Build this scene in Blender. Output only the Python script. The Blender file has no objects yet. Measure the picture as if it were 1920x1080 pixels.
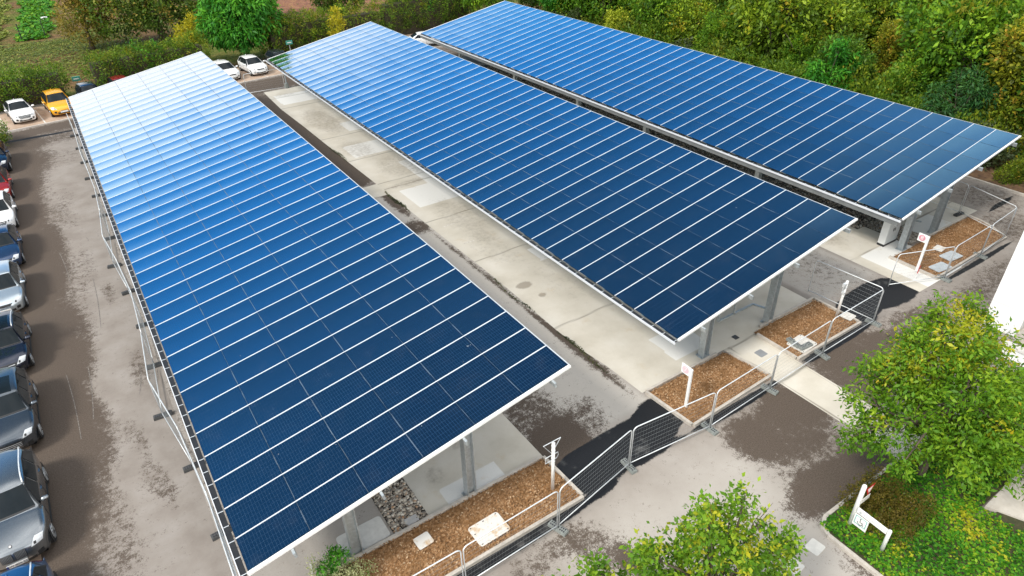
import bpy, math, random
import numpy as np
from mathutils import Vector, Matrix

random.seed(7)
rng = np.random.default_rng(7)
scene = bpy.context.scene
COL = scene.collection
R = math.radians

# ------------------------------------------------------------------ camera
YAW, PITCH, ROLL, FPX, CAMH = 0.58, 0.5805, -0.0233, 1249.18, 17.8405
_f = Vector((math.sin(YAW) * math.cos(PITCH), math.cos(YAW) * math.cos(PITCH), -math.sin(PITCH)))
_r = Vector((math.cos(YAW), -math.sin(YAW), 0.0))
_u = _r.cross(_f)
_R = math.cos(ROLL) * _r + math.sin(ROLL) * _u
_U = -math.sin(ROLL) * _r + math.cos(ROLL) * _u
camd = bpy.data.cameras.new("camera")
cam = bpy.data.objects.new("camera", camd)
COL.objects.link(cam)
M = Matrix(((_R.x, _U.x, -_f.x, 0), (_R.y, _U.y, -_f.y, 0), (_R.z, _U.z, -_f.z, CAMH), (0, 0, 0, 1)))
cam.matrix_world = M
camd.sensor_width = 36.0
camd.lens = 36.0 * FPX / 1920.0
camd.clip_start = 0.1
camd.clip_end = 2000.0
scene.camera = cam

# ------------------------------------------------------------------ light
SUN_AZ, SUN_EL = R(-95.0), R(47.0)          # azimuth from +Y towards +X
scene.view_settings.view_transform = 'Standard'
scene.view_settings.look = 'None'
scene.view_settings.gamma = 1.0
scene.view_settings.exposure = 0.72
world = bpy.data.worlds.new("World")
scene.world = world
world.use_nodes = True
wn, wl = world.node_tree.nodes, world.node_tree.links
wn.clear()


def N(nodes, t, **kw):
    n = nodes.new(t)
    for k, v in kw.items():
        setattr(n, k, v)
    return n


def wmath(op, a, b=None, clamp=False):
    n = wn.new('ShaderNodeMath')
    n.operation = op
    n.use_clamp = clamp
    for i, v in enumerate((a, b)):
        if v is None:
            continue
        if isinstance(v, (int, float)):
            n.inputs[i].default_value = v
        else:
            wl.new(v, n.inputs[i])
    return n.outputs[0]


out = wn.new('ShaderNodeOutputWorld')
bg = wn.new('ShaderNodeBackground')
sky = wn.new('ShaderNodeTexSky')
sky.sky_type = 'NISHITA'
sky.sun_disc = False
sky.sun_elevation = SUN_EL
sky.sun_rotation = SUN_AZ
sky.altitude = 100
sky.air_density = 1.0
sky.dust_density = 0.6
sky.ozone_density = 2.2
tc = wn.new('ShaderNodeTexCoord')
sep = wn.new('ShaderNodeSeparateXYZ')
wl.new(tc.outputs['Generated'], sep.inputs[0])
noi = wn.new('ShaderNodeTexNoise')
noi.inputs['Scale'].default_value = 3.2
noi.inputs['Detail'].default_value = 6.0
noi.inputs['Roughness'].default_value = 0.55
wl.new(tc.outputs['Generated'], noi.inputs['Vector'])


def wramp(v, lo, hi):
    """smooth 0..1 ramp of v between lo and hi"""
    mr = wn.new('ShaderNodeMapRange')
    mr.interpolation_type = 'SMOOTHSTEP'
    wl.new(v, mr.inputs['Value'])
    mr.inputs['From Min'].default_value = lo
    mr.inputs['From Max'].default_value = hi
    return mr.outputs['Result']


def wmix(f, a, b, mul=False):
    m = wn.new('ShaderNodeMix')
    m.data_type = 'RGBA'
    if mul:
        m.blend_type = 'MULTIPLY'
    for k, v_ in (('Factor', f), ('A', a), ('B', b)):
        if isinstance(v_, bpy.types.NodeSocket):
            wl.new(v_, m.inputs[k])
        else:
            m.inputs[k].default_value = v_
    return m.outputs['Result']


nz = wmath('MULTIPLY', wmath('SUBTRACT', noi.outputs['Fac'], 0.5), 0.10)
X_, Y_, Z_ = (wmath('ADD', sep.outputs[i], nz) for i in range(3))
# clear blue ahead at middle height, glowing towards the horizon
glow = wramp(sep.outputs['Z'], 0.74, 0.36)
blue = wmix(glow, (0.32, 0.56, 0.54, 1), (0.34, 1.12, 1.38, 1))
blue = wmix(1.0, sky.outputs['Color'], blue, True)
# broken cloud overhead and behind
clear = wmath('MULTIPLY', wramp(Y_, 0.12, 0.5), wramp(Z_, 0.93, 0.80))
puffs = wmath('MULTIPLY', wmath('ADD', wmath('MULTIPLY', wramp(noi.outputs['Fac'], 0.34, 0.60), 0.7), 0.3), wmath('SUBTRACT', 1.0, clear))
skyc = wmix(puffs, blue, (12.3, 12.1, 11.8, 1))
# bright cloud bank low in the sky ahead and to the left
bank = wmath('MULTIPLY', wramp(Z_, 0.415, 0.24), wramp(X_, 0.62, 0.10))
skyc = wmix(wmath('MULTIPLY', bank, 0.97), skyc, (6.9, 7.05, 7.3, 1))
# added sky brightening low behind the camera, lifting the light under the canopies
low = wmath('MULTIPLY', wramp(sep.outputs['Z'], 0.62, 0.25), wramp(Y_, 0.10, -0.25))
skyc = wmix(wmath('MULTIPLY', low, 0.8), skyc, (17.5, 17.0, 16.2, 1))
wl.new(skyc, bg.inputs['Color'])
bg.inputs['Strength'].default_value = 0.10
wl.new(bg.outputs[0], out.inputs[0])

sund = bpy.data.lights.new("sun", 'SUN')
sund.energy = 2.0
sund.angle = R(12)
sund.color = (1.0, 0.95, 0.87)
sun = bpy.data.objects.new("sun", sund)
COL.objects.link(sun)
sd = Vector((math.sin(SUN_AZ) * math.cos(SUN_EL), math.cos(SUN_AZ) * math.cos(SUN_EL), math.sin(SUN_EL)))
sun.rotation_euler = sd.to_track_quat('Z', 'Y').to_euler()
sun.location = (0, 20, 40)


# ------------------------------------------------------------------ materials
def srgb(r, g, b):
    return tuple(((c / 255) / 12.92 if c <= 10 else ((c / 255 + 0.055) / 1.055) ** 2.4) for c in (r, g, b))


def c4(c):
    return (c[0], c[1], c[2], 1.0)


class Mat:
    def __init__(s, name):
        s.m = bpy.data.materials.new(name)
        s.m.use_nodes = True
        s.n, s.l = s.m.node_tree.nodes, s.m.node_tree.links
        s.b = s.n['Principled BSDF']
        s.out = s.n['Material Output']

    def set(s, key, v):
        if isinstance(v, bpy.types.NodeSocket):
            s.l.new(v, s.b.inputs[key])
        else:
            s.b.inputs[key].default_value = v
        return s

    def node(s, t, **kw):
        n = s.n.new(t)
        for k, v in kw.items():
            setattr(n, k, v)
        return n

    def inp(s, node, key, v):
        if isinstance(v, bpy.types.NodeSocket):
            s.l.new(v, node.inputs[key])
        else:
            node.inputs[key].default_value = v

    def math(s, op, a, b=0.0, clamp=False):
        n = s.node('ShaderNodeMath', operation=op, use_clamp=clamp)
        s.inp(n, 0, a)
        s.inp(n, 1, b)
        return n.outputs[0]

    def coord(s, kind='Object'):
        return s.node('ShaderNodeTexCoord').outputs[kind]

    def pos(s):
        return s.node('ShaderNodeNewGeometry').outputs['Position']

    def noise(s, scale, detail=4.0, rough=0.55, vec=None, out='Fac'):
        n = s.node('ShaderNodeTexNoise')
        n.inputs['Scale'].default_value = scale
        n.inputs['Detail'].default_value = detail
        n.inputs['Roughness'].default_value = rough
        s.l.new(vec if vec is not None else s.pos(), n.inputs['Vector'])
        return n.outputs[out]

    def ramp(s, fac, stops):
        n = s.node('ShaderNodeValToRGB')
        e = n.color_ramp.elements
        while len(e) < len(stops):
            e.new(0.5)
        for i, (p, c) in enumerate(stops):
            e[i].position = p
            e[i].color = c4(c) if len(c) == 3 else c
        s.l.new(fac, n.inputs['Fac'])
        return n.outputs['Color']

    def mix(s, fac, a, b, blend='MIX'):
        n = s.node('ShaderNodeMix', data_type='RGBA', blend_type=blend)
        s.inp(n, 'Factor', fac)
        s.inp(n, 'A', a if not isinstance(a, tuple) else c4(a))
        s.inp(n, 'B', b if not isinstance(b, tuple) else c4(b))
        return n.outputs['Result']

    def rng(s, v, a, b, c=0.0, d=1.0, smooth=True):
        n = s.node('ShaderNodeMapRange')
        n.interpolation_type = 'SMOOTHSTEP' if smooth else 'LINEAR'
        s.inp(n, 'Value', v)
        n.inputs['From Min'].default_value = a
        n.inputs['From Max'].default_value = b
        n.inputs['To Min'].default_value = c
        n.inputs['To Max'].default_value = d
        return n.outputs['Result']

    def attr(s, name, out='Fac'):
        return s.node('ShaderNodeAttribute', attribute_name=name).outputs[out]

    def bump(s, h, strength=0.3, dist=0.02):
        n = s.node('ShaderNodeBump')
        n.inputs['Strength'].default_value = strength
        n.inputs['Distance'].default_value = dist
        s.l.new(h, n.inputs['Height'])
        s.l.new(n.outputs[0], s.b.inputs['Normal'])


def plain(name, col, rough=0.5, metal=0.0, coat=0.0, spec=0.5, var=0.12, vscale=3.0):
    """painted / galvanised / plastic surface with slight mottling of its own colour"""
    m = Mat(name)
    f = m.noise(vscale, 5.0, 0.6, vec=m.coord('Object'))
    lo = tuple(c * (1 - var) for c in col)
    hi = tuple(min(1.0, c * (1 + var)) for c in col)
    m.set('Base Color', m.ramp(f, [(0.3, lo), (0.7, hi)]))
    m.set('Roughness', m.rng(f, 0.3, 0.7, max(0.03, rough - 0.06), min(1, rough + 0.06)))
    m.set('Metallic', metal)
    m.set('Coat Weight', coat)
    m.set('Coat Roughness', 0.04)
    m.set('Specular IOR Level', spec)
    return m.m


WHITE = plain('white_paint', (0.80, 0.80, 0.79), 0.4, var=0.05)
STRIP = plain('white_strip', (0.64, 0.66, 0.69), 0.35, var=0.03)
GALV = plain('galvanised_steel', (0.44, 0.48, 0.50), 0.42, 0.55, var=0.2, vscale=8)
TUBE = plain('galvanised_tube', (0.70, 0.73, 0.75), 0.35, 0.25, var=0.12, vscale=6)
BLACKP = plain('black_plastic', (0.018, 0.019, 0.021), 0.5)
RUBBER = plain('tyre_rubber', (0.016, 0.016, 0.017), 0.75)
RIM = plain('alloy_rim', (0.50, 0.52, 0.54), 0.3, 0.8)
BLOCK = plain('grey_block', (0.23, 0.25, 0.24), 0.8, var=0.25, vscale=14)
BLOCKD = plain('dark_block', (0.075, 0.077, 0.078), 0.8, var=0.3, vscale=14)
UNDER = plain('panel_back', (0.25, 0.26, 0.27), 0.6)
KERB = plain('kerb_concrete', (0.46, 0.42, 0.37), 0.85, var=0.18, vscale=5)
SLABW = plain('pale_slab', (0.60, 0.58, 0.54), 0.75, var=0.1, vscale=5)
BARK = plain('bark', (0.09, 0.07, 0.05), 0.9, var=0.4, vscale=9)
RED = plain('sign_red', (0.55, 0.03, 0.03), 0.4)
PINK = plain('sign_pink', (0.68, 0.30, 0.36), 0.4)
PINKL = plain('sign_faded_pink', (0.75, 0.55, 0.60), 0.4)
TEAL = plain('sign_teal', (0.10, 0.38, 0.36), 0.4)
GREYT = plain('sign_grey', (0.52, 0.54, 0.55), 0.4)
DARKT = plain('dark_ink', (0.03, 0.03, 0.035), 0.5)
LAMPG = plain('lamp_glass', (0.58, 0.61, 0.64), 0.08, coat=1.0, var=0.15, vscale=14)
LAMPR = plain('lamp_red', (0.35, 0.012, 0.015), 0.12, coat=1.0)
GLASS = plain('car_glass', (0.010, 0.015, 0.019), 0.05, coat=0.0, spec=0.16)
INTER = plain('seat_fabric', (0.05, 0.055, 0.06), 0.8)


def paint(name, col, metal=0.5, rough=0.28):
    m = Mat(name)
    f = m.noise(60.0, 2.0, 0.5, vec=m.coord('Object'))
    m.set('Base Color', m.ramp(f, [(0.35, tuple(c * 0.92 for c in col)), (0.65, tuple(min(1, c * 1.08) for c in col))]))
    m.set('Metallic', metal)
    m.set('Roughness', rough)
    m.set('Coat Weight', 1.0)
    m.set('Coat Roughness', 0.03)
    return m.m


# ------------------------------------------------------------------ mesh builder
class MB:
    def __init__(s):
        s.v, s.f, s.uv = [], [], []

    def add(s, verts, faces):
        o = len(s.v)
        s.v += [tuple(v) for v in verts]
        s.f += [tuple(i + o for i in f) for f in faces]
        return s

    def box(s, x0, y0, z0, x1, y1, z1, m=None):
        vs = [(x0, y0, z0), (x1, y0, z0), (x1, y1, z0), (x0, y1, z0), (x0, y0, z1), (x1, y0, z1), (x1, y1, z1), (x0, y1, z1)]
        if m is not None:
            vs = [m @ Vector(v) for v in vs]
        return s.add(vs, [(3, 2, 1, 0), (4, 5, 6, 7), (0, 1, 5, 4), (1, 2, 6, 5), (2, 3, 7, 6), (3, 0, 4, 7)])

    def bar(s, a, b, w, h, up=(0, 0, 1)):
        """rectangular bar from a to b"""
        a, b = Vector(a), Vector(b)
        d = (b - a)
        L = d.length
        d.normalize()
        x = d.cross(Vector(up))
        if x.length < 1e-4:
            x = d.cross(Vector((0, 1, 0)))
        x.normalize()
        z = x.cross(d)
        m = Matrix(((x.x, d.x, z.x, a.x), (x.y, d.y, z.y, a.y), (x.z, d.z, z.z, a.z), (0, 0, 0, 1)))
        return s.box(-w / 2, 0, -h / 2, w / 2, L, h / 2, m)

    def tube(s, pts, r, n=8, cap=True, closed=False):
        pts = [Vector(p) for p in pts]
        k = len(pts)
        rr = r if isinstance(r, (list, tuple)) else [r] * k
        o = len(s.v)
        prev = None
        for i, p in enumerate(pts):
            if closed:
                d = pts[(i + 1) % k] - pts[i - 1]
            else:
                d = pts[min(i + 1, k - 1)] - pts[max(i - 1, 0)]
            d.normalize()
            if prev is None:
                a = d.cross(Vector((0, 0, 1)))
                if a.length < 0.05:
                    a = d.cross(Vector((1, 0, 0)))
            else:
                a = prev - d * prev.dot(d)
            a.normalize()
            prev = a
            b = d.cross(a)
            for j in range(n):
                t = 2 * math.pi * j / n
                s.v.append(tuple(p + (a * math.cos(t) + b * math.sin(t)) * rr[i]))
        for i in range(k if closed else k - 1):
            i2 = (i + 1) % k
            for j in range(n):
                j2 = (j + 1) % n
                s.f.append((o + i * n + j, o + i * n + j2, o + i2 * n + j2, o + i2 * n + j))
        if cap and not closed:
            s.f.append(tuple(o + j for j in reversed(range(n))))
            s.f.append(tuple(o + (k - 1) * n + j for j in range(n)))
        return s

    def prism(s, poly, z0, z1):
        n = len(poly)
        vs = [(x, y, z0) for x, y in poly] + [(x, y, z1) for x, y in poly]
        fs = [tuple(reversed(range(n))), tuple(range(n, 2 * n))]
        fs += [(i, (i + 1) % n, n + (i + 1) % n, n + i) for i in range(n)]
        return s.add(vs, fs)

    def build(s, name, mat, parent=None, smooth=False, loc=None):
        me = bpy.data.meshes.new(name)
        me.from_pydata(s.v, [], s.f)
        if s.uv:
            uvl = me.uv_layers.new(name='UVMap')
            uvl.data.foreach_set('uv', np.array(s.uv, dtype=np.float32).ravel())
        if smooth:
            me.polygons.foreach_set('use_smooth', [True] * len(me.polygons))
        me.materials.append(mat)
        me.update()
        return link(name, me, parent, loc)


def link(name, me, parent=None, loc=None):
    o = bpy.data.objects.new(name, me)
    COL.objects.link(o)
    if parent is not None:
        o.parent = parent
    if loc is not None:
        o.location = loc
    return o


def tag(o, label, cat, group=None, kind=None):
    if label:
        o['label'] = label
    if cat:
        o['category'] = cat
    if group:
        o['group'] = group
    if kind:
        o['kind'] = kind
    return o


def thing(name, label, cat, loc=(0, 0, 0), rz=0.0, group=None):
    o = bpy.data.objects.new(name, None)
    COL.objects.link(o)
    o.empty_display_size = 0.3
    o.location = loc
    o.rotation_euler = (0, 0, rz)
    return tag(o, label, cat, group)


def copy_tree(o, parent=None):
    c = o.copy()
    COL.objects.link(c)
    c.parent = parent
    for ch in list(o.children):
        copy_tree(ch, c)
    return c


def struct(name, mb, mat):
    return tag(mb.build(name, mat), None, None, kind='structure')


def text_mesh(name, body, size, mat, parent, loc, rot, label=None, thick=0.002):
    cu = bpy.data.curves.new(name, 'FONT')
    cu.body = body
    cu.size = size
    cu.extrude = thick
    cu.align_x = 'CENTER'
    cu.align_y = 'CENTER'
    t = bpy.data.objects.new(name, cu)
    COL.objects.link(t)
    dg = bpy.context.evaluated_depsgraph_get()
    me = bpy.data.meshes.new_from_object(t.evaluated_get(dg))
    bpy.data.objects.remove(t)
    me.materials.clear()
    me.materials.append(mat)
    o = link(name, me, parent, loc)
    o.rotation_euler = rot
    return o


def grid_sheet(name, xs_fn, y0, y1, ny, nx, z, mat, attrs):
    """sheet whose left/right edge may vary with y; attrs: name -> f(X, Y) giving a per-vertex value"""
    ys = np.linspace(y0, y1, ny)
    X = np.zeros((ny, nx))
    Y = np.zeros((ny, nx))
    for i, y in enumerate(ys):
        a, b = xs_fn(y)
        X[i] = np.linspace(a, b, nx)
        Y[i] = y
    verts = np.stack([X.ravel(), Y.ravel(), np.full(X.size, z)], 1)
    idx = np.arange(ny * nx).reshape(ny, nx)
    f = np.stack([idx[:-1, :-1], idx[:-1, 1:], idx[1:, 1:], idx[1:, :-1]], -1).reshape(-1, 4)
    me = np_mesh(name, verts, f)
    for k, fn in attrs.items():
        at = me.attributes.new(k, 'FLOAT', 'POINT')
        at.data.foreach_set('value', fn(X, Y).astype(np.float32).ravel())
    me.materials.append(mat)
    return tag(link(name, me), None, None, kind='structure')


def np_mesh(name, verts, faces):
    me = bpy.data.meshes.new(name)
    verts = np.asarray(verts, np.float32)
    faces = np.asarray(faces, np.int32)
    nf, k = faces.shape
    me.vertices.add(len(verts))
    me.vertices.foreach_set('co', verts.ravel())
    me.loops.add(nf * k)
    me.loops.foreach_set('vertex_index', faces.ravel())
    me.polygons.add(nf)
    me.polygons.foreach_set('loop_start', np.arange(0, nf * k, k, dtype=np.int32))
    me.update(calc_edges=True)
    return me


def blobs(lst):
    """sum of soft elliptical patches: (x, y, rx, ry, weight, angle)"""
    def fn(X, Y):
        T = np.zeros_like(X)
        for b in lst:
            x, y, rx, ry, w = b[:5]
            a = b[5] if len(b) > 5 else 0.0
            dx, dy = X - x, Y - y
            u = (dx * math.cos(a) + dy * math.sin(a)) / rx
            v = (-dx * math.sin(a) + dy * math.cos(a)) / ry
            d = np.maximum(0, 1.35 - np.sqrt(u * u + v * v)) / 0.7
            T = T + w * np.clip(d, 0, 1)
        return T
    return fn

# ================================================================== SETTING
# ---- ground
g = Mat('meadow')
P = g.pos()
n1 = g.noise(0.12, 5, 0.6, P)
n2 = g.noise(1.6, 6, 0.65, P)
n3 = g.noise(7.0, 4, 0.6, P)
green = g.ramp(n2, [(0.3, (0.035, 0.075, 0.012)), (0.5, (0.10, 0.13, 0.022)), (0.7, (0.17, 0.16, 0.05))])
brown = g.ramp(n2, [(0.3, (0.06, 0.035, 0.018)), (0.5, (0.15, 0.09, 0.045)), (0.72, (0.26, 0.15, 0.055))])
base = g.mix(g.rng(n1, 0.42, 0.58), green, brown)
g.set('Base Color', g.mix(g.rng(n3, 0.45, 0.75, 0, 0.5), base, (0.22, 0.19, 0.08)))
g.set('Roughness', 0.95)
g.set('Specular IOR Level', 0.1)
g.bump(n3, 0.8, 0.2)
mb = MB()
mb.add([(-600, -300, -0.06), (700, -300, -0.06), (700, 900, -0.06), (-600, 900, -0.06)], [(0, 1, 2, 3)])
struct('ground', mb, g.m)

# brown ploughed soil with fallen leaves behind the hedge, green lawn strips at the far left
fs = Mat('leaf_litter_soil')
v = fs.pos()
a_ = fs.noise(0.9, 6, 0.7, v)
b_ = fs.noise(4.5, 5, 0.7, v)
c_ = fs.ramp(a_, [(0.3, (0.09, 0.035, 0.022)), (0.52, (0.21, 0.085, 0.045)), (0.7, (0.30, 0.17, 0.06))])
fs.set('Base Color', fs.mix(fs.rng(b_, 0.55, 0.66), c_, (0.42, 0.23, 0.05)))
fs.set('Roughness', 0.95)
fs.bump(b_, 0.8, 0.15)
mb = MB()
mb.add([(24, 93, -0.052), (52, 88, -0.052), (80, 96, -0.052), (90, 150, -0.052), (30, 150, -0.052)], [(0, 1, 2, 3, 4)])
struct('soil_field', mb, fs.m)
# ---- asphalt
wet = blobs([
    # dark damp band beside the parked cars
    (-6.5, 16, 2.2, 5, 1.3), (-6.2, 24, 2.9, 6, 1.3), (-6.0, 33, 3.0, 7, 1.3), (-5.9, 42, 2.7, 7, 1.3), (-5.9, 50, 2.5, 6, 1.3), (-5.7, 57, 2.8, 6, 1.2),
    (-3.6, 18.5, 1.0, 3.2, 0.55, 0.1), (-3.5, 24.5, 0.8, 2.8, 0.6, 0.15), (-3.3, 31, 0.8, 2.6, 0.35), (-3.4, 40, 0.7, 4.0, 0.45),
    (-1.5, 34, 0.35, 1.2, 0.55), (-1.2, 26.8, 0.4, 1.6, 0.55), (-2.0, 22.6, 0.3, 1.2, 0.5, 0.2), (-2.5, 45, 0.5, 2.2, 0.4, 0.2), (-2.3, 48, 0.5, 2, 0.35),
    (-1.7, 19.8, .4, 1.5, .5, .2), (-3.2, 28.6, .6, 1.6, .5), (-2.2, 37.5, .5, 2.5, .38),
    (-3, 61.5, 4.5, 2.0, 0.75), (1, 64.3, 8, 1.0, 1.2, 0.115), (10, 64.6, 9, 2.0, 1.2, 0.115), (22, 65, 9, 2.2, 1.1, 0.06), (36, 65, 12, 2.6, 0.8),
    (-2.5, 56, 2.2, 2.0, 0.34),
    # lane between the two left canopies
    (13.6, 57, 1.7, 6, 1.2), (13.6, 49, 1.6, 5, 1.1), (13.5, 43.5, 1.6, 4.2, 1.25), (13.7, 40.2, 1.6, 1.9, 1.35),
    (14.35, 34.8, 0.34, 2.2, 1.15), (13.9, 31.2, 0.9, 0.9, 1.0), (14.5, 24, 0.16, 6.5, 0.8), (14.5, 17.0, 0.25, 3.2, 1.0),
    (10.6, 15.0, 1.2, 2.2, 0.85), (10.4, 13.0, 1.2, 1.1, 0.9), (11.9, 13.6, 1.2, 0.8, 0.6), (12.6, 14.6, .6, .6, .42),
    # driveway in front of the beds
    (18.0, 9.3, 2.1, 1.3, 1.05, -0.1), (19.2, 10.0, 1.2, 0.9, 0.9), (17.5, 7.5, 2.0, 0.9, 0.6, -0.25), (16.2, 9.6, 0.9, 1.2, 0.6), (16.5, 6.6, 1.7, 0.8, 1.2), (18.6, 6.3, 1.6, 0.9, 0.95),
    (22.6, 9.6, 1.4, 1.7, 1.15), (24.3, 10.3, 1.6, 1.2, 1.1), (25.6, 9.2, 1.8, 1.0, 0.6), (27.5, 10.1, 1.8, 0.8, 0.62), (30.5, 9.6, 2.2, 1.2, 0.5), (35, 9.6, 3, 1.0, 0.62), (40.8, 11.6, 1.8, 1.8, 0.62),
    (9.0, 9.2, 0.7, 1.3, 0.72, 0.3), (9.6, 8.0, .5, .8, .55), (7.2, 9.9, 1.3, 0.5, 0.55), (6.0, 8.9, 1.2, 0.8, 0.6), (15.5, 3, 1.4, 2.0, 0.75),
    (28.2, 40, 2.6, 24, 0.75), (43.5, 14.5, 1.8, 2.0, 0.55),
])
blk = blobs([
    (12.3, 12.0, 2.7, 0.78, 1.25, 0.04), (10.6, 11.7, 1.1, 0.9, 1.0), (14.6, 12.35, 0.9, 0.85, 1.0), (13.0, 11.2, 1.4, 0.4, 0.8),
    (6.5, 10.72, 4.2, 0.17, 1.25), (17.4, 10.97, 2.7, 0.20, 1.1), (23.8, 11.1, 2.5, 0.20, 1.1), (35.6, 11.0, 3.6, 0.18, 1.0),
    (43.2, 13.5, 2.0, 0.2, 0.75, 0.05), (28.1, 12.35, 2.5, 0.75, 1.2, 0.05), (29.3, 11.6, 1.7, 0.6, 0.8), (26.6, 11.8, 0.9, 0.7, 0.9),
    (-2.8, 62.0, 3.6, 0.20, 1.2, -0.01),
])
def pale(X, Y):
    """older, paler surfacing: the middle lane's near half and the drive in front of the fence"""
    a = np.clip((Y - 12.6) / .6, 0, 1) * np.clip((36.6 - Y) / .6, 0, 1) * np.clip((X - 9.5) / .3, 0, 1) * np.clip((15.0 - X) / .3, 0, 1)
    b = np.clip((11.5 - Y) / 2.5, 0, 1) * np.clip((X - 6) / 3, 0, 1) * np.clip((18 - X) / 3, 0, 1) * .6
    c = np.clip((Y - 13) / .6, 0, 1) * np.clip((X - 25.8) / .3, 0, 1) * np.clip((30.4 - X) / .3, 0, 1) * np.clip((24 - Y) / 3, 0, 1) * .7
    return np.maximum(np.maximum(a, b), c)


asp = Mat('asphalt')
v = asp.pos()
big = asp.noise(0.7, 6, 0.62, v)
mid = asp.noise(3.0, 6, 0.7, v)
fine = asp.noise(22.0, 4, 0.7, v)
grit = asp.noise(90.0, 2, 0.6, v)
w = asp.attr('wet')
t = asp.math('ADD', w, asp.math('MULTIPLY', asp.math('SUBTRACT', mid, 0.5), 2.1))
t = asp.math('ADD', t, asp.math('MULTIPLY', asp.math('SUBTRACT', fine, 0.5), 2.0))
t = asp.math('ADD', t, asp.math('MULTIPLY', asp.math('SUBTRACT', big, 0.5), 0.75))
t = asp.math('ADD', t, asp.math('MULTIPLY', asp.math('SUBTRACT', grit, 0.5), 0.9))
t = asp.math('ADD', t, asp.math('MULTIPLY', asp.math('SUBTRACT', asp.noise(8.0, 5, 0.75, v), 0.5), 1.7))
wetf = asp.rng(t, 0.28, 0.86)
dry = asp.ramp(big, [(0.3, (0.22, 0.19, 0.166)), (0.5, (0.275, 0.245, 0.218)), (0.7, (0.325, 0.296, 0.27))])
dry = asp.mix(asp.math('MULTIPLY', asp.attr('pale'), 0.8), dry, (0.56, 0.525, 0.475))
dry = asp.mix(asp.rng(grit, 0.35, 0.7, 0.0, 0.30), dry, (0.20, 0.17, 0.15))
dry = asp.mix(asp.rng(fine, 0.55, 0.75, 0.0, 0.14), dry, (0.50, 0.46, 0.42))
damp = asp.ramp(fine, [(0.3, (0.052, 0.039, 0.030)), (0.7, (0.125, 0.097, 0.077))])
damp = asp.mix(asp.rng(grit, 0.58, 0.72, 0.0, 0.55), damp, (0.24, 0.205, 0.175))
c = asp.mix(wetf, dry, damp)
bt = asp.math('ADD', asp.attr('blk'), asp.math('MULTIPLY', asp.math('SUBTRACT', mid, 0.5), 0.5))
bt = asp.math('ADD', bt, asp.math('MULTIPLY', asp.math('SUBTRACT', fine, 0.5), 0.35))
bf = asp.rng(bt, 0.45, 0.62)
tar = asp.ramp(fine, [(0.3, (0.006, 0.007, 0.009)), (0.75, (0.016, 0.017, 0.020))])
tar = asp.mix(asp.rng(grit, 0.70, 0.78, 0, 0.8), tar, (0.16, 0.17, 0.18))
dust = asp.rng(asp.noise(0.9, 5, 0.6, v), 0.60, 0.76, 0, 0.55)
tar = asp.mix(dust, tar, (0.16, 0.16, 0.155))
asp.set('Base Color', asp.mix(bf, c, tar))
asp.set('Roughness', asp.rng(bf, 0, 1, 0.9, 0.6))
asp.set('Specular IOR Level', 0.3)
asp.bump(asp.math('ADD', asp.math('MULTIPLY', grit, 0.5), fine), 0.35, 0.01)
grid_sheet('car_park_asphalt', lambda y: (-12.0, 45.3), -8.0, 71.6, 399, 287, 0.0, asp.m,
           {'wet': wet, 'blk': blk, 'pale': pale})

# ---- beige paved parking bays (left row under the cars, far row beside the hedge)
pav = Mat('bay_paving')
v = pav.pos()
f1 = pav.noise(1.2, 6, 0.65, v)
f2 = pav.noise(30, 3, 0.6, v)
pc = pav.ramp(f1, [(0.3, (0.30, 0.21, 0.15)), (0.6, (0.44, 0.33, 0.25))])
pav.set('Base Color', pav.mix(pav.rng(f2, 0.4, 0.7, 0, 0.4), pc, (0.24, 0.18, 0.14)))
pav.set('Roughness', 0.9)
pav.bump(f2, 0.3, 0.01)
FAR0, FSL = 65.52, 0.115
mb = MB()
mb.add([(-11.5, -8, 0.012), (-5.25, -8, 0.012), (-5.25, 58.5, 0.012), (-11.5, 58.5, 0.012)], [(0, 1, 2, 3)])
mb.add([(-8, FAR0 - 8 * FSL, 0.010), (46, FAR0 + 46 * FSL, 0.010), (45.4, FAR0 + 46 * FSL + 5.4, 0.010), (-8.6, FAR0 - 8 * FSL + 5.4, 0.010)], [(0, 1, 2, 3)])
struct('parking_bay_paving', mb, pav.m)
lm = Mat('line_paint')
lf = lm.noise(9, 5, 0.7, lm.pos())
lm.set('Base Color', lm.ramp(lf, [(0.40, (0.42, 0.37, 0.33)), (0.6, (0.70, 0.68, 0.64))]))
lm.set('Roughness', 0.8)
ca, sa = math.cos(math.atan(FSL)), math.sin(math.atan(FSL))


def far_pt(s, t, z):
    """s along the far row, t into the bay"""
    return (s * ca - t * sa, FAR0 + s * sa + t * ca, z)


mb = MB()
for s in [-5.0, -2.35, 0.3, 2.95, 5.6, 8.25, 10.9, 13.5, 16.6, 19.3, 22.0, 24.7, 27.4, 30.1, 32.8]:
    mb.add([far_pt(s - .05, 0.1, 0.014), far_pt(s + .05, 0.1, 0.014), far_pt(s + .05, 4.6, 0.014), far_pt(s - .05, 4.6, 0.014)], [(0, 1, 2, 3)])
mb.add([far_pt(-8, -0.03, 0.0135), far_pt(46, -0.03, 0.0135), far_pt(46, 0.09, 0.0135), far_pt(-8, 0.09, 0.0135)], [(0, 1, 2, 3)])
struct('painted_line', mb, lm.m)

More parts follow.
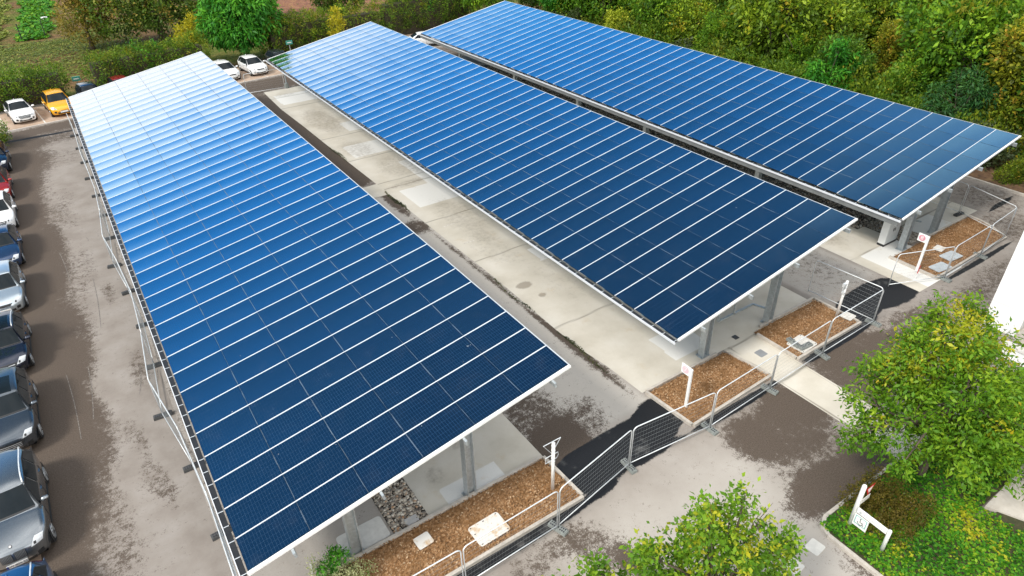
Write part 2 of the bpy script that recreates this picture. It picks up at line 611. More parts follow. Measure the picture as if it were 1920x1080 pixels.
# ---- concrete aprons under the canopies
con = Mat('concrete_apron')
v = con.pos()
tone = con.attr('tone')
dirt = con.attr('dirt')
c1 = con.noise(0.5, 6, 0.6, v)
c2 = con.noise(4.0, 6, 0.7, v)
c3 = con.noise(45, 3, 0.6, v)
cc = con.ramp(c1, [(0.3, (0.50, 0.46, 0.385)), (0.5, (0.58, 0.54, 0.465)), (0.7, (0.64, 0.605, 0.54))])
cc = con.mix(con.rng(tone, 0.25, 0.75), cc, (0.70, 0.69, 0.66))
dn = con.math('ADD', dirt, con.math('MULTIPLY', con.math('SUBTRACT', c2, 0.5), 1.2))
cc = con.mix(con.rng(dn, 0.2, 0.9, 0, 0.65), cc, (0.20, 0.165, 0.125))
ochre = con.rng(con.noise(0.9, 5, 0.7, v), 0.58, 0.75, 0, 0.35)
cc = con.mix(ochre, cc, (0.50, 0.38, 0.22))
cc = con.mix(con.rng(c3, 0.5, 0.8, 0, 0.25), cc, (0.33, 0.29, 0.24))
spk = con.rng(con.noise(9, 5, 0.8, v), 0.66, 0.72, 0, 0.5)
cc = con.mix(spk, cc, (0.24, 0.20, 0.16))
cc = con.mix(con.rng(con.attr('joint'), 0.2, 0.8, 0, 0.55), cc, (0.10, 0.085, 0.065))
con.set('Base Color', cc)
con.set('Roughness', 0.85)
con.set('Specular IOR Level', 0.25)
con.bump(c3, 0.25, 0.008)

LE = [(13.55, 14.86), (15.6, 14.8), (16.9, 14.64), (18.8, 14.60), (23.7, 14.72), (30.5, 14.66), (37.8, 14.62), (43.4, 14.55), (51.4, 14.52), (57.0, 14.42), (62.6, 14.65)]


def left_edge(y):
    return float(np.interp(y, [a for a, _ in LE], [b for _, b in LE]))


def patches(rects):
    def fn(X, Y):
        T = np.zeros_like(X)
        for x0, y0, x1, y1 in rects:
            T[(X >= x0) & (X <= x1) & (Y >= y0) & (Y <= y1)] = 1
        return T
    return fn


def joints(ylist, xlist=()):
    def fn(X, Y):
        T = np.zeros_like(X)
        for y in ylist:
            T = np.maximum(T, np.clip(1 - np.abs(Y - y - 0.02 * np.sin(X * 3)) / 0.10, 0, 1))
        for x in xlist:
            T = np.maximum(T, np.clip(1 - np.abs(X - x) / 0.06, 0, 1))
        return T
    return fn


dirtB = blobs([(16.2, 52, 1.4, 4, 0.55), (16.0, 44.6, 1.2, 2.2, 0.5), (17.5, 40, 2.0, 2.5, 0.45), (16.8, 31, 1.4, 3, 0.42), (16.2, 26.5, 1.3, 2, 0.35), (17.5, 22, 1.6, 3, 0.3),
               (15.5, 22.6, 0.40, 0.28, 1.1), (15.75, 21.4, 0.2, 0.16, 1.0), (13.1, 18.2, .15, 1.6, 0.9, -0.2), (15.9, 60.6, 1.2, .6, .45), (16.2, 36.9, 1.6, .5, .5)])
grid_sheet('concrete_apron', lambda y: (left_edge(y), 25.6), 13.56, 62.6, 492, 118, 0.008, con.m, {
    'tone': patches([(14.95, 57.9, 18.1, 60.9), (15.25, 43.0, 18.0, 45.5), (15.3, 33.3, 18.1, 36.2), (17.4, 14.2, 19.4, 15.9), (17.6, 24.0, 19.4, 25.4), (17.0, 48.4, 19.2, 50.6), (17.4, 33.3, 19.0, 40.6)]),
    'dirt': dirtB, 'joint': joints([18.9, 25.9, 31.3, 36.9, 37.9, 42.6, 47.8, 56.9, 60.1], [])})
# cross path between the lanes
grid_sheet('concrete_apron', lambda y: (9.0, 14.66), 36.1, 38.0, 21, 53, 0.0125, con.m, {
    'tone': lambda X, Y: X * 0 + 0.3, 'dirt': blobs([(12.5, 37, 1, 1, .3)]), 'joint': joints([36.1, 38.1], [13.2])})
# under the left canopy
grid_sheet('concrete_apron', lambda y: (5.26, 9.75), 13.13, 62.4, 330, 46, 0.008, con.m, {
    'tone': patches([(6.0, 13.1, 8.2, 14.0)]), 'dirt': blobs([(6.2, 14.6, .4, .5, .5), (7.6, 15.4, .4, .3, .5)]), 'joint': joints([], [])})
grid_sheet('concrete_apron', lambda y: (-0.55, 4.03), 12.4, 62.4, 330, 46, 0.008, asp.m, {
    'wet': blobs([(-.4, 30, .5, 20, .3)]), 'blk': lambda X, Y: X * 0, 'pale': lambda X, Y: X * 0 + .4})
# under the right canopy
grid_sheet('concrete_apron', lambda y: (30.4, 34.3), 11.2, 62.4, 400, 40, 0.008, con.m, {
    'tone': patches([(31.1, 11.2, 34.2, 14.7)]), 'dirt': blobs([(31.3, 17.5, 1.0, 1.6, .4), (32.0, 12.0, 1.5, .6, .25), (32.5, 30, 2, 14, .5)]), 'joint': joints([14.75], [])})
grid_sheet('concrete_apron', lambda y: (35.9, 41.2), 13.85, 62.4, 400, 40, 0.008, con.m, {
    'tone': patches([(35.9, 13.8, 38.6, 15.3)]), 'dirt': blobs([(39, 17, 1.5, 2, .4)]), 'joint': joints([15.3], [])})
# footpath between the two middle beds
grid_sheet('footpath', lambda y: (float(np.interp(y, [6, 10.8, 13.56], [19.75, 19.68, 19.5])), 21.42), 5.9, 13.56, 80, 20, 0.0085, con.m, {
    'tone': lambda X, Y: X * 0, 'dirt': blobs([(20.4, 9, .6, 2, .15)]), 'joint': joints([13.5, 10.9], [19.8, 21.36])})

# faint scrape and tyre marks on the left road
tm = Mat('scrape_mark')
tm.set('Base Color', tm.ramp(tm.noise(12, 4, 0.7, tm.pos()), [(0.45, (0.10, 0.088, 0.08)), (0.62, (0.26, 0.235, 0.21))]))
tm.set('Roughness', 0.9)
mb = MB()
for (x, y, l, r_) in [(-3.7, 23.6, 4.5, -0.03), (-3.2, 24.5, 3.6, 0.05), (-0.95, 24.7, 1.6, 0.2), (-1.5, 25.0, 2.0, 0.16), (-2.35, 44.0, 2.4, -0.14), (-1.75, 40.6, .5, -0.1), (-2.2, 31.0, 5.0, .04), (-3.0, 36, 4, -.05)]:
    pl_, pr_ = [], []
    for k in range(9):
        t_ = k / 8
        xx, yy = x + math.sin(r_) * l * t_ + .05 * math.sin(t_ * 3), y + math.cos(r_) * l * t_
        pl_.append((xx - .014, yy, .005))
        pr_.append((xx + .014, yy, .005))
    o_ = len(mb.v)
    mb.add(pl_ + pr_, [(k, k + 9, k + 10, k + 1) for k in range(8)])
struct('scrape_mark', mb, tm.m)

# worn bright stencil marks and bay ticks left on the concrete
mb = MB()
for (x, y, l) in ((15.3, 30.3, .7), (15.2, 27.9, .7), (15.3, 47.0, .6), (15.2, 51.9, .6), (15.2, 54.2, .6), (15.3, 39.6, .6)):
    mb.add([(x, y - .03, .0125), (x + l, y - .03, .0125), (x + l, y + .03, .0125), (x, y + .03, .0125)], [(0, 1, 2, 3)])
struct('painted_line', mb, lm.m)

# ---- gravel strips with loose stones
gr = Mat('pebbles')
gt = gr.attr('tint')
gr.set('Base Color', gr.ramp(gt, [(0.0, (0.12, 0.10, 0.085)), (0.35, (0.31, 0.265, 0.215)), (0.6, (0.44, 0.39, 0.32)), (0.85, (0.58, 0.54, 0.47)), (1.0, (0.36, 0.20, 0.10))]))
gr.set('Roughness', 0.8)
gb = Mat('gravel_base')
v = gb.pos()
vor = gb.node('ShaderNodeTexVoronoi')
vor.inputs['Scale'].default_value = 9.0
gb.l.new(v, vor.inputs['Vector'])
gb.set('Base Color', gb.mix(gb.rng(vor.outputs['Distance'], 0.25, 0.6), gb.ramp(gb.noise(25, 3, 0.7, v), [(0.3, (0.16, 0.13, 0.10)), (0.7, (0.42, 0.36, 0.30))]), (0.025, 0.02, 0.016)))
gb.set('Roughness', 0.9)
gb.bump(vor.outputs['Distance'], 1.0, 0.05)
mb = MB()
mb.add([(4.03, 13.13, 0.009), (5.26, 13.13, 0.009), (5.26, 62.4, 0.009), (4.03, 62.4, 0.009)], [(0, 1, 2, 3)])
mb.add([(34.3, 13.9, 0.009), (35.9, 13.9, 0.009), (35.9, 16.5, 0.009), (34.3, 16.5, 0.009)], [(0, 1, 2, 3)])
mb.add([(33.7, 16.5, 0.011), (36.9, 16.5, 0.011), (36.9, 58, 0.011), (33.7, 58, 0.011)], [(0, 1, 2, 3)])
struct('gravel_strip', mb, gb.m)

ICO_V = np.array([(0, 0, 1), (.894, 0, .447), (.276, .851, .447), (-.724, .526, .447), (-.724, -.526, .447), (.276, -.851, .447), (.724, .526, -.447), (-.276, .851, -.447), (-.894, 0, -.447), (-.276, -.851, -.447), (.724, -.526, -.447), (0, 0, -1)])
ICO_F = np.array([(0, 1, 2), (0, 2, 3), (0, 3, 4), (0, 4, 5), (0, 5, 1), (1, 6, 2), (2, 7, 3), (3, 8, 4), (4, 9, 5), (5, 10, 1), (2, 6, 7), (3, 7, 8), (4, 8, 9), (5, 9, 10), (1, 10, 6), (6, 11, 7), (7, 11, 8), (8, 11, 9), (9, 11, 10), (10, 11, 6)])


def scatter_stones(name, n, area, r0, r1, mat, flat=0.6, zbase=0.0, parent=None):
    x0, y0, x1, y1 = area
    px = rng.uniform(x0, x1, n)
    py = rng.uniform(y0, y1, n)
    r = r0 + (r1 - r0) * rng.random(n) ** 2
    V = np.repeat(ICO_V[None], n, 0) * rng.uniform(0.8, 1.2, (n, 12, 1))
    V = V * np.stack([r * rng.uniform(.8, 1.4, n), r * rng.uniform(.7, 1.1, n), r * flat], 1)[:, None]
    a = rng.uniform(0, 6.28, n)
    ca_, sa_ = np.cos(a)[:, None], np.sin(a)[:, None]
    X = V[..., 0] * ca_ - V[..., 1] * sa_ + px[:, None]
    Y = V[..., 0] * sa_ + V[..., 1] * ca_ + py[:, None]
    Z = V[..., 2] + (zbase + r * flat * 0.6)[:, None]
    verts = np.stack([X, Y, Z], -1).reshape(-1, 3)
    F = (ICO_F[None] + (np.arange(n) * 12)[:, None, None]).reshape(-1, 3)
    me = np_mesh(name, verts, F)
    at = me.attributes.new('tint', 'FLOAT', 'FACE')
    at.data.foreach_set('value', np.repeat(rng.random(n), 20).astype(np.float32))
    me.materials.append(mat)
    return link(name, me, parent)


o = scatter_stones('gravel', 1900, (4.06, 13.16, 5.23, 16.6), 0.025, 0.065, gr.m, zbase=0.01)
tag(o, 'round brown and grey pebbles between the two front posts of the left canopy', 'gravel', kind='stuff')
o = scatter_stones('gravel', 1500, (34.35, 13.93, 35.85, 16.5), 0.025, 0.06, gr.m, zbase=0.01)
tag(o, 'dark pebbles between the posts of the right canopy beside the white cabinet', 'gravel', kind='stuff')
o = scatter_stones('gravel', 9000, (33.75, 16.5, 36.85, 57), 0.035, 0.08, gr.m, zbase=0.012)
tag(o, 'long strip of pebbles lying under the low edge of the right canopy', 'gravel', kind='stuff')

# ---- planting beds
mul = Mat('bark_mulch')
mt = mul.attr('tint')
v = mul.pos()
mf = mul.noise(30, 5, 0.75, v)
mg = mul.noise(1.6, 5, 0.6, v)
mc = mul.ramp(mul.math('ADD', mul.math('MULTIPLY', mt, 0.5), mul.math('MULTIPLY', mf, 0.6)), [(0.28, (0.115, 0.058, 0.026)), (0.48, (0.28, 0.150, 0.068)), (0.62, (0.40, 0.235, 0.12)), (0.8, (0.64, 0.49, 0.33))])
mul.set('Base Color', mul.mix(mul.rng(mg, 0.42, 0.62, 0, 0.5), mc, (0.21, 0.11, 0.045), 'MIX'))
mul.set('Roughness', 0.95)
mul.set('Specular IOR Level', 0.15)
mul.bump(mf, 0.8, 0.03)


def bed(label, poly_fn, x0, x1, y0, y1, kerb_sides, dry=0.0):
    t = thing('planting_bed', label, 'planting bed', ((x0 + x1) / 2, (y0 + y1) / 2, 0), 0, 'mulched planting beds')
    cx, cy = (x0 + x1) / 2, (y0 + y1) / 2
    nx, ny = int((x1 - x0) / 0.045), int((y1 - y0) / 0.045)
    xs = np.linspace(0, 1, nx)
    ys = np.linspace(0, 1, ny)
    U_, V_ = np.meshgrid(xs, ys)
    Xa, Ya = poly_fn(U_, V_)
    h = 0.07 + 0.03 * np.sin(Xa * 2.1) * np.sin(Ya * 2.7) + rng.normal(0, 0.012, Xa.shape)
    h = np.where((U_ < .001) | (U_ > .999) | (V_ < .001) | (V_ > .999), 0.03, h)
    idx = np.arange(nx * ny).reshape(ny, nx)
    f = np.stack([idx[:-1, :-1], idx[:-1, 1:], idx[1:, 1:], idx[1:, :-1]], -1).reshape(-1, 4)
    me = np_mesh('mulch', np.stack([Xa.ravel() - cx, Ya.ravel() - cy, h.ravel()], 1), f)
    at = me.attributes.new('tint', 'FLOAT', 'POINT')
    at.data.foreach_set('value', np.clip(rng.beta(2, 2.6, Xa.size) + dry * 0.1, 0, 1).astype(np.float32))
    me.materials.append(mul.m)
    link('mulch', me, t)
    # loose chips, one mesh
    n = int((x1 - x0) * (y1 - y0) * 210)
    uu, vv = rng.random(n), rng.random(n)
    px, py = poly_fn(uu, vv)
    L = rng.uniform(0.010, 0.034, n)
    W = L * rng.uniform(0.45, 0.9, n)
    a = rng.uniform(0, 6.28, n)
    tz = rng.uniform(-0.02, 0.02, (n, 4))
    cx4 = np.stack([-L, L, L, -L], 1)
    cy4 = np.stack([-W, -W, W, W], 1)
    X = cx4 * np.cos(a)[:, None] - cy4 * np.sin(a)[:, None] + px[:, None] - cx
    Y = cx4 * np.sin(a)[:, None] + cy4 * np.cos(a)[:, None] + py[:, None] - cy
    Z = 0.115 + tz
    me = np_mesh('bark_chips', np.stack([X, Y, Z], -1).reshape(-1, 3), np.arange(4 * n).reshape(n, 4))
    at = me.attributes.new('tint', 'FLOAT', 'FACE')
    at.data.foreach_set('value', np.clip(rng.beta(1.6, 1.8, n), 0, 1).astype(np.float32))
    me.materials.append(mul.m)
    o = link('bark_chips', me, t)
    o['kind'] = 'stuff'
    kb = MB()
    for pts in kerb_sides:
        for a_, b_ in zip(pts[:-1], pts[1:]):
            kb.bar((a_[0] - cx, a_[1] - cy, 0.068), (b_[0] - cx, b_[1] - cy, 0.068), 0.11, 0.135)
    kb.build('kerb', KERB, t)
    return t


def rect_fn(x00, x10, x01, x11, y0, y1):
    """x00..x10 along the front edge (y0), x01..x11 along the back edge (y1)"""
    return lambda u, v: (x00 + (x10 - x00) * u + ((x01 + (x11 - x01) * u) - (x00 + (x10 - x00) * u)) * v, y0 + (y1 - y0) * v)


bed('brown mulched bed in front of the left canopy with two pale lids in it', rect_fn(1.6, 9.72, 1.6, 9.66, 10.98, 13.04), 1.6, 9.7, 10.95, 13.1,
    [[(1.6, 10.93), (9.76, 10.93)], [(9.77, 10.99), (9.71, 13.06)], [(1.6, 13.09), (9.65, 13.09)]])
bed('brown mulched bed with the white number 7 sign standing in it', rect_fn(15.2, 19.66, 15.05, 19.4, 11.22, 13.4), 15.0, 19.7, 11.2, 13.5,
    [[(15.14, 11.14), (19.7, 11.3)], [(15.1, 11.2), (14.96, 13.45)], [(15.0, 13.48), (19.0, 13.5)], [(19.68, 11.4), (19.44, 13.2)]])
bed('brown mulched bed right of the footpath with a leaning white pole in it', rect_fn(21.5, 25.75, 21.5, 25.75, 11.42, 13.6), 21.4, 25.8, 11.3, 13.7,
    [[(21.45, 11.34), (25.84, 11.34)], [(25.82, 11.42), (25.82, 13.66)], [(21.46, 11.42), (21.46, 13.4)], [(22.0, 13.7), (25.8, 13.72)]])


def bedC(u, v):
    x0 = 32.2 + 0 * u
    x1 = 39.0 + 0.95 * np.sin(np.clip(v, 0, 1) * math.pi * 0.5)
    return x0 + (x1 - x0) * u, 11.42 + (13.72 - 11.42) * v


arc = [(39.05 + 0.95 * math.sin(t * math.pi / 2 / 6), 11.42 + 2.3 * t / 6) for t in range(7)]
bed('brown mulched bed with rounded end and the white number 8 sign in it', bedC, 32.2, 39.9, 11.4, 13.75,
    [[(32.1, 11.34), (39.05, 11.36)], arc, [(36.0, 13.78), (40.0, 13.78)], [(32.14, 11.42), (32.2, 13.8)]])


# lids and manholes
def lid(name, label, x, y, w, d, rz, mat, z=0.10, group=None, th=0.03, holes=False):
    t = thing(name, label, 'cover', (x, y, z), rz, group)
    mb = MB()
    r = 0.12 * min(w, d)
    poly = []
    for (sx, sy, a0) in ((1, 1, 0), (-1, 1, 90), (-1, -1, 180), (1, -1, 270)):
        for k in range(4):
            a = R(a0 + k * 30)
            poly.append((sx * (w / 2 - r) + r * math.cos(a), sy * (d / 2 - r) + r * math.sin(a)))
    mb.prism(poly, 0, th)
    mb.build('lid', mat, t)
    if holes:
        hb = MB()
        for sx, sy in ((-.42, -.42), (.42, -.42), (-.42, .42), (.42, .42), (0, .42), (-.42, .1)):
            hb.box(sx * w - .025, sy * d - .015, th + .001, sx * w + .025, sy * d + .015, th + .004)
        hb.build('lifting_slot', DARKT, t)
    return t


STAINW = Mat('stained_slab')
sv = STAINW.coord('Object')
STAINW.set('Base Color', STAINW.mix(STAINW.rng(STAINW.noise(2.6, 6, 0.65, sv), 0.50, 0.66, 0, 0.8), (0.66, 0.64, 0.60), (0.50, 0.33, 0.17)))
STAINW.set('Roughness', 0.7)
GREYLID = plain('blue_grey_lid', (0.42, 0.46, 0.49), 0.7, var=0.12)
lid('inspection_cover', 'small square pale lid in the mulch of the left bed', 4.66, 12.42, 0.52, 0.46, 0.06, STAINW.m, 0.10)
lid('inspection_cover', 'large white rust-stained lid in the mulch of the left bed', 6.55, 11.62, 1.12, 0.82, 0.03, STAINW.m, 0.10, holes=True)
lid('inspection_cover', 'white lid under two grey blocks in the bed right of the footpath', 22.4, 11.85, 1.05, 0.85, 0.05, SLABW, 0.10, holes=True)
lid('inspection_cover', 'blue-grey lid in the right bed nearest the mesh fence', 33.2, 11.75, 1.05, 0.60, -0.12, GREYLID, 0.10)
lid('inspection_cover', 'blue-grey lid in the right bed behind the lid nearest the fence', 34.7, 12.0, 1.05, 0.66, -0.1, GREYLID, 0.10)
lid('inspection_cover', 'small cream lid in the right bed behind the number 8 sign', 35.0, 12.75, 0.62, 0.46, 0.1, STAINW.m, 0.10)
lid('inspection_cover', 'small white lid at the far corner of the bed right of the footpath', 25.75, 11.9, 0.55, 0.5, 0.1, SLABW, 0.12)
lid('manhole_cover', 'small dark square drain cover on the concrete footpath near the canopy', 20.6, 13.85, 0.26, 0.26, 0.0, plain('iron_dark', (0.05, 0.05, 0.05), 0.6), 0.010, th=0.008)
lid('manhole_cover', 'grey square manhole cover in the middle of the footpath', 20.6, 12.5, 0.42, 0.40, 0.0, plain('iron_grey', (0.24, 0.25, 0.26), 0.6), 0.010, th=0.008)
lid('paving_slab', 'white square slab on the asphalt beside the verge kerb', 14.37, 5.5, 0.50, 0.44, 0.1, SLABW, 0.002, th=0.012)
lid('paving_slab', 'white square slab on the asphalt half hidden by the lower tree', 13.3, 5.45, 0.50, 0.44, 0.1, SLABW, 0.002, th=0.012)
lid('paving_slab', 'grey square slab set in the pebbles at the bed edge', 4.72, 13.36, 0.42, 0.28, 0.0, plain('slab_grey', (0.45, 0.44, 0.43), 0.8), 0.03)
lid('paving_slab', 'pale concrete slab at the foot of the left post of the left canopy', 3.2, 13.7, 1.5, 0.9, 0.0, SLABW, 0.010, th=0.012)

# ================================================================== SOLAR CANOPIES
PW, PIT, ZL, DZ, CW = 10.1973 / 6, 1.16, 2.7364, 1.8537, 10.1973
SL = math.atan2(DZ, CW)
CS, SN = math.cos(SL), math.sin(SL)
SLEN = CW / CS                      # length up the slope
PLEN = SLEN / 6

pv = Mat('photovoltaic_glass')
uvn = pv.coord('UV')
sp = pv.node('ShaderNodeSeparateXYZ')
pv.l.new(uvn, sp.inputs[0])


def gridline(sock, count, width):
    m = pv.math('MULTIPLY', sock, count)
    f = pv.math('FRACT', m)
    d = pv.math('ABSOLUTE', pv.math('SUBTRACT', f, 0.5))
    return pv.math('GREATER_THAN', d, 0.5 - width)


lu = gridline(sp.outputs[0], 20.0, 0.030)
lv = gridline(sp.outputs[1], 6.0, 0.014)
ln = pv.math('MAXIMUM', lu, lv)
edge = pv.math('MAXIMUM', pv.math('GREATER_THAN', pv.math('ABSOLUTE', pv.math('SUBTRACT', sp.outputs[0], 0.5)), 0.491),
               pv.math('GREATER_THAN', pv.math('ABSOLUTE', pv.math('SUBTRACT', sp.outputs[1], 0.5)), 0.488))
tintn = pv.noise(0.55, 3, 0.6, pv.pos())
oi = pv.node('ShaderNodeObjectInfo').outputs['Random']
cell = pv.ramp(tintn, [(0.3, (0.0030, 0.015, 0.045)), (0.7, (0.0050, 0.021, 0.058))])
cell = pv.mix(pv.math('MULTIPLY', oi, 0.35), cell, (0.004, 0.014, 0.034))
cell = pv.mix(pv.math('MULTIPLY', ln, 0.4), cell, (0.10, 0.18, 0.28))
cell = pv.mix(edge, cell, (0.010, 0.016, 0.028))
dust_ = pv.rng(pv.noise(1.3, 6, 0.7, pv.pos()), 0.5, 0.8, 0.0, 0.05)
cell = pv.mix(dust_, cell, (0.35, 0.36, 0.38))
drop = pv.rng(pv.noise(6.0, 2, 0.5, pv.pos()), 0.790, 0.800, 0.0, 0.8)
cell = pv.mix(drop, cell, (0.6, 0.62, 0.62))
pv.set('Base Color', cell)
pv.set('Roughness', pv.rng(pv.noise(3.0, 4, 0.6, pv.pos()), 0.3, 0.7, 0.10, 0.16))
pv.set('Specular IOR Level', 0.5)
# blue anti-reflex glass: mirror share and tint grow with the grazing angle
lwt_ = pv.node('ShaderNodeLayerWeight')
lwt_.inputs['Blend'].default_value = 0.5
fac_ = lwt_.outputs['Facing']
gl_ = pv.node('ShaderNodeBsdfGlossy')
pv.l.new(pv.ramp(fac_, [(0.25, (0.16, 0.30, 0.42)), (0.55, (0.26, 0.57, 0.80)), (0.66, (0.46, 0.76, 1.0)), (0.75, (0.95, 0.97, 1.0))]), gl_.inputs['Color'])
pv.l.new(pv.rng(pv.noise(3.0, 4, 0.6, pv.pos()), 0.3, 0.7, 0.05, 0.10), gl_.inputs['Roughness'])
mxp = pv.node('ShaderNodeMixShader')
pv.l.new(pv.math('MULTIPLY', pv.rng(fac_, 0.22, 0.72, 0.40, 0.92, smooth=False), pv.math('SUBTRACT', 1.0, pv.math('MULTIPLY', ln, 0.35))), mxp.inputs[0])
pv.l.new(pv.b.outputs[0], mxp.inputs[1])
pv.l.new(gl_.outputs[0], mxp.inputs[2])
pv.l.new(mxp.outputs[0], pv.out.inputs['Surface'])
PVM = pv.m

RAIL = plain('joint_rail_grey', (0.09, 0.13, 0.18), 0.5)
FASC = plain('fascia_grey', (0.20, 0.21, 0.21), 0.6, 0.2)
SAG = 0.008


def panel_arrays(nu=5, nv=7):
    L, Wd = PLEN - 0.012, PIT - 0.030
    us = np.linspace(0, 1, nu)
    vs = np.linspace(0, 1, nv)
    V, UV = [], []
    for v in vs:
        for u in us:
            s = -SAG * (1 - (2 * v - 1) ** 2) - 0.004 * (1 - (2 * u - 1) ** 2)
            V.append(((u - 0.5) * L, (v - 0.5) * Wd, s))
            UV.append((u, v))
    F = []
    for j in range(nv - 1):
        for i in range(nu - 1):
            a = j * nu + i
            F.append((a, a + 1, a + nu + 1, a + nu))
    nb = len(V)
    # frame skirt below the glass
    for (x, y) in ((-.5, -.5), (.5, -.5), (.5, .5), (-.5, .5)):
        V.append((x * L, y * Wd, 0.0))
        V.append((x * L, y * Wd, -0.035))
        UV += [(0, 0), (0, 0)]
    for k in range(4):
        a, b = nb + 2 * k, nb + 2 * ((k + 1) % 4)
        F.append((a, a + 1, b + 1, b))
    return np.array(V), F, UV


pV, pF, pUV = panel_arrays()
pmb = MB()
pmb.v = [tuple(x) for x in pV]
pmb.f = pF
pmb.uv = [pUV[i] for f in pF for i in f]
pm_obj = pmb.build('solar_panel', PVM, None, smooth=True)
PANEL_ME = pm_obj.data
bpy.data.objects.remove(pm_obj)
ROT_SL = (0, -SL, 0)


def slope_pt(u, y, off=0.0):
    """u metres up the slope, off metres above the panel plane"""
    return Vector((u * CS - off * SN, y, ZL + u * SN + off * CS))


def canopy(name_label, x0, y0, rows, posts_x, posts_y, z_extra=None):
    t = thing('solar_canopy', name_label, 'solar canopy', (x0, y0, 0), 0, 'solar panel canopies over the car park')
    LEN = rows * PIT
    # panels: the hundred nearest are parts of their own, the rest one mesh
    cells = [(r, c) for r in range(rows) for c in range(6)]
    camp = Vector((-x0, -y0, CAMH))
    cells.sort(key=lambda rc: (slope_pt((rc[1] + .5) * PLEN, (rc[0] + .5) * PIT) - camp).length)
    jit = {}
    for rc in cells:
        jit[rc] = (rng.normal(0, 0.0024), rng.normal(0, 0.0024))
    for r, c in cells[:100]:
        o = bpy.data.objects.new('solar_panel', PANEL_ME)
        COL.objects.link(o)
        o.parent = t
        o.location = slope_pt((c + .5) * PLEN, (r + .5) * PIT)
        o.rotation_euler = (jit[(r, c)][0], -SL + jit[(r, c)][1], 0)
    far = MB()
    for r, c in cells[100:]:
        p = slope_pt((c + .5) * PLEN, (r + .5) * PIT)
        m = Matrix.Translation(p) @ Matrix.Rotation(-SL + jit[(r, c)][1], 4, 'Y') @ Matrix.Rotation(jit[(r, c)][0], 4, 'X')
        far.add([m @ Vector(v) for v in pmb.v], pmb.f)
        far.uv += pmb.uv
    fo = far.build('solar_panel', PVM, t, smooth=True)
    fo['kind'] = 'stuff'
    # white cover strips between the rows
    sb = MB()
    sb.box(0.01, -0.016, -0.02, SLEN - 0.01, 0.016, 0.009)
    s0 = sb.build('cover_strip', STRIP, t)
    s0.rotation_euler = ROT_SL
    s0.location = slope_pt(0, PIT)
    for r in range(2, rows):
        o = s0.copy()
        COL.objects.link(o)
        o.location = slope_pt(0, PIT * r)
    # rails closing the joints between the panel columns
    for c in range(1, 6):
        jb = MB()
        jb.bar(slope_pt(c * PLEN, 0.03, -0.012), slope_pt(c * PLEN, LEN - 0.03, -0.012), 0.03, 0.012, up=(-SN, 0, CS))
        jb.build('joint_rail', RAIL, t)
    # white flashing at both ends
    for yy in (-0.055, LEN + 0.055):
        eb = MB()
        eb.bar(slope_pt(-0.02, yy, -0.03), slope_pt(SLEN + 0.02, yy, -0.03), 0.09, 0.08, up=(-SN, 0, CS))
        eb.build('end_flashing', WHITE, t)
    rb = MB()
    rb.bar(slope_pt(SLEN + 0.015, 0, -0.03), slope_pt(SLEN + 0.015, LEN, -0.03), 0.03, 0.06)
    rb.build('ridge_trim', TUBE, t)
    # gutter with a dark leaf guard and white ties on the low edge
    gb_ = MB()
    gb_.bar((-0.11, 0.0, ZL - 0.10), (-0.11, LEN, ZL - 0.10), 0.15, 0.06)
    gut = gb_.build('gutter', BLACKP, t)
    g2 = MB()
    g2.bar((-0.20, -0.08, ZL - 0.10), (-0.20, LEN + 0.08, ZL - 0.10), 0.025, 0.10)
    g2.build('gutter_rim', STRIP, gut)
    g3 = MB()
    g3.box(-0.075, -0.012, 0, 0.075, 0.012, 0.012)
    tie0 = g3.build('gutter_tie', TUBE, gut)
    for k in range(int(LEN / 0.58) + 1):
        tie = tie0 if k == 0 else tie0.copy()
        if k:
            COL.objects.link(tie)
        tie.location = (-0.11, min(LEN - 0.02, 0.02 + k * 0.58), ZL - 0.075)
    fb = MB()
    if z_extra:
        fb.bar((-0.10, 0.05, ZL - 0.28), (-0.10, LEN - 0.05, ZL - 0.28), 0.06, 0.28)
    if z_extra:
        fb.build('fascia', FASC, t)
    # purlins with ends poking out
    for u in (0.11, 0.36, 0.62, 0.93):
        b_ = MB()
        b_.bar(slope_pt(u * SLEN, -0.28, -0.17), slope_pt(u * SLEN, LEN + 0.28, -0.17), 0.07, 0.18, up=(-SN, 0, CS))
        b_.build('purlin', GALV, t)
    # rafters and posts
    for py in posts_y:
        y = py - y0
        b_ = MB()
        for off, w_, h_ in ((-0.275, 0.18, 0.02), (-0.56, 0.18, 0.02), (-0.417, 0.02, 0.26)):
            b_.bar(slope_pt(0.25, y, off), slope_pt(SLEN - 0.25, y, off), w_, h_, up=(-SN, 0, CS))
        b_.build('rafter', GALV, t)
        for px in posts_x:
            x = px - x0
            top = ZL + x * SN / CS - 0.57
            pb = MB()
            pb.box(x - 0.16, y - 0.15, 0.02, x - 0.135, y + 0.15, top)
            pb.box(x + 0.135, y - 0.15, 0.02, x + 0.16, y + 0.15, top)
            pb.box(x - 0.134, y - 0.014, 0.02, x + 0.134, y + 0.014, top)
            post = pb.build('post', GALV, t)
            q = MB()
            q.box(x - 0.24, y - 0.20, 0.008, x + 0.24, y + 0.20, 0.03)
            for sx in (-.19, .19):
                for sy in (-.15, .15):
                    q.box(x + sx - .02, y + sy - .02, 0.031, x + sx + .02, y + sy + .02, 0.07)
            q.build('base_plate', GALV, post)
            for sgn in (-1, 1):
                k_ = MB()
                xe = x + sgn * 0.95
                k_.bar((x + sgn * 0.17, y, top - 0.62), (xe, y, ZL + xe * SN / CS - 0.60), 0.07, 0.07)
                k_.build('knee_brace', GALV, t)
            bb = MB()
            for k in range(4):
                zz = 0.4 + k * (top - 0.6) / 4
                for sy in (-.09, .09):
                    bb.box(x + 0.161, y + sy - .014, zz, x + 0.176, y + sy + .014, zz + .03)
            bb.build('bolts', TUBE, post)
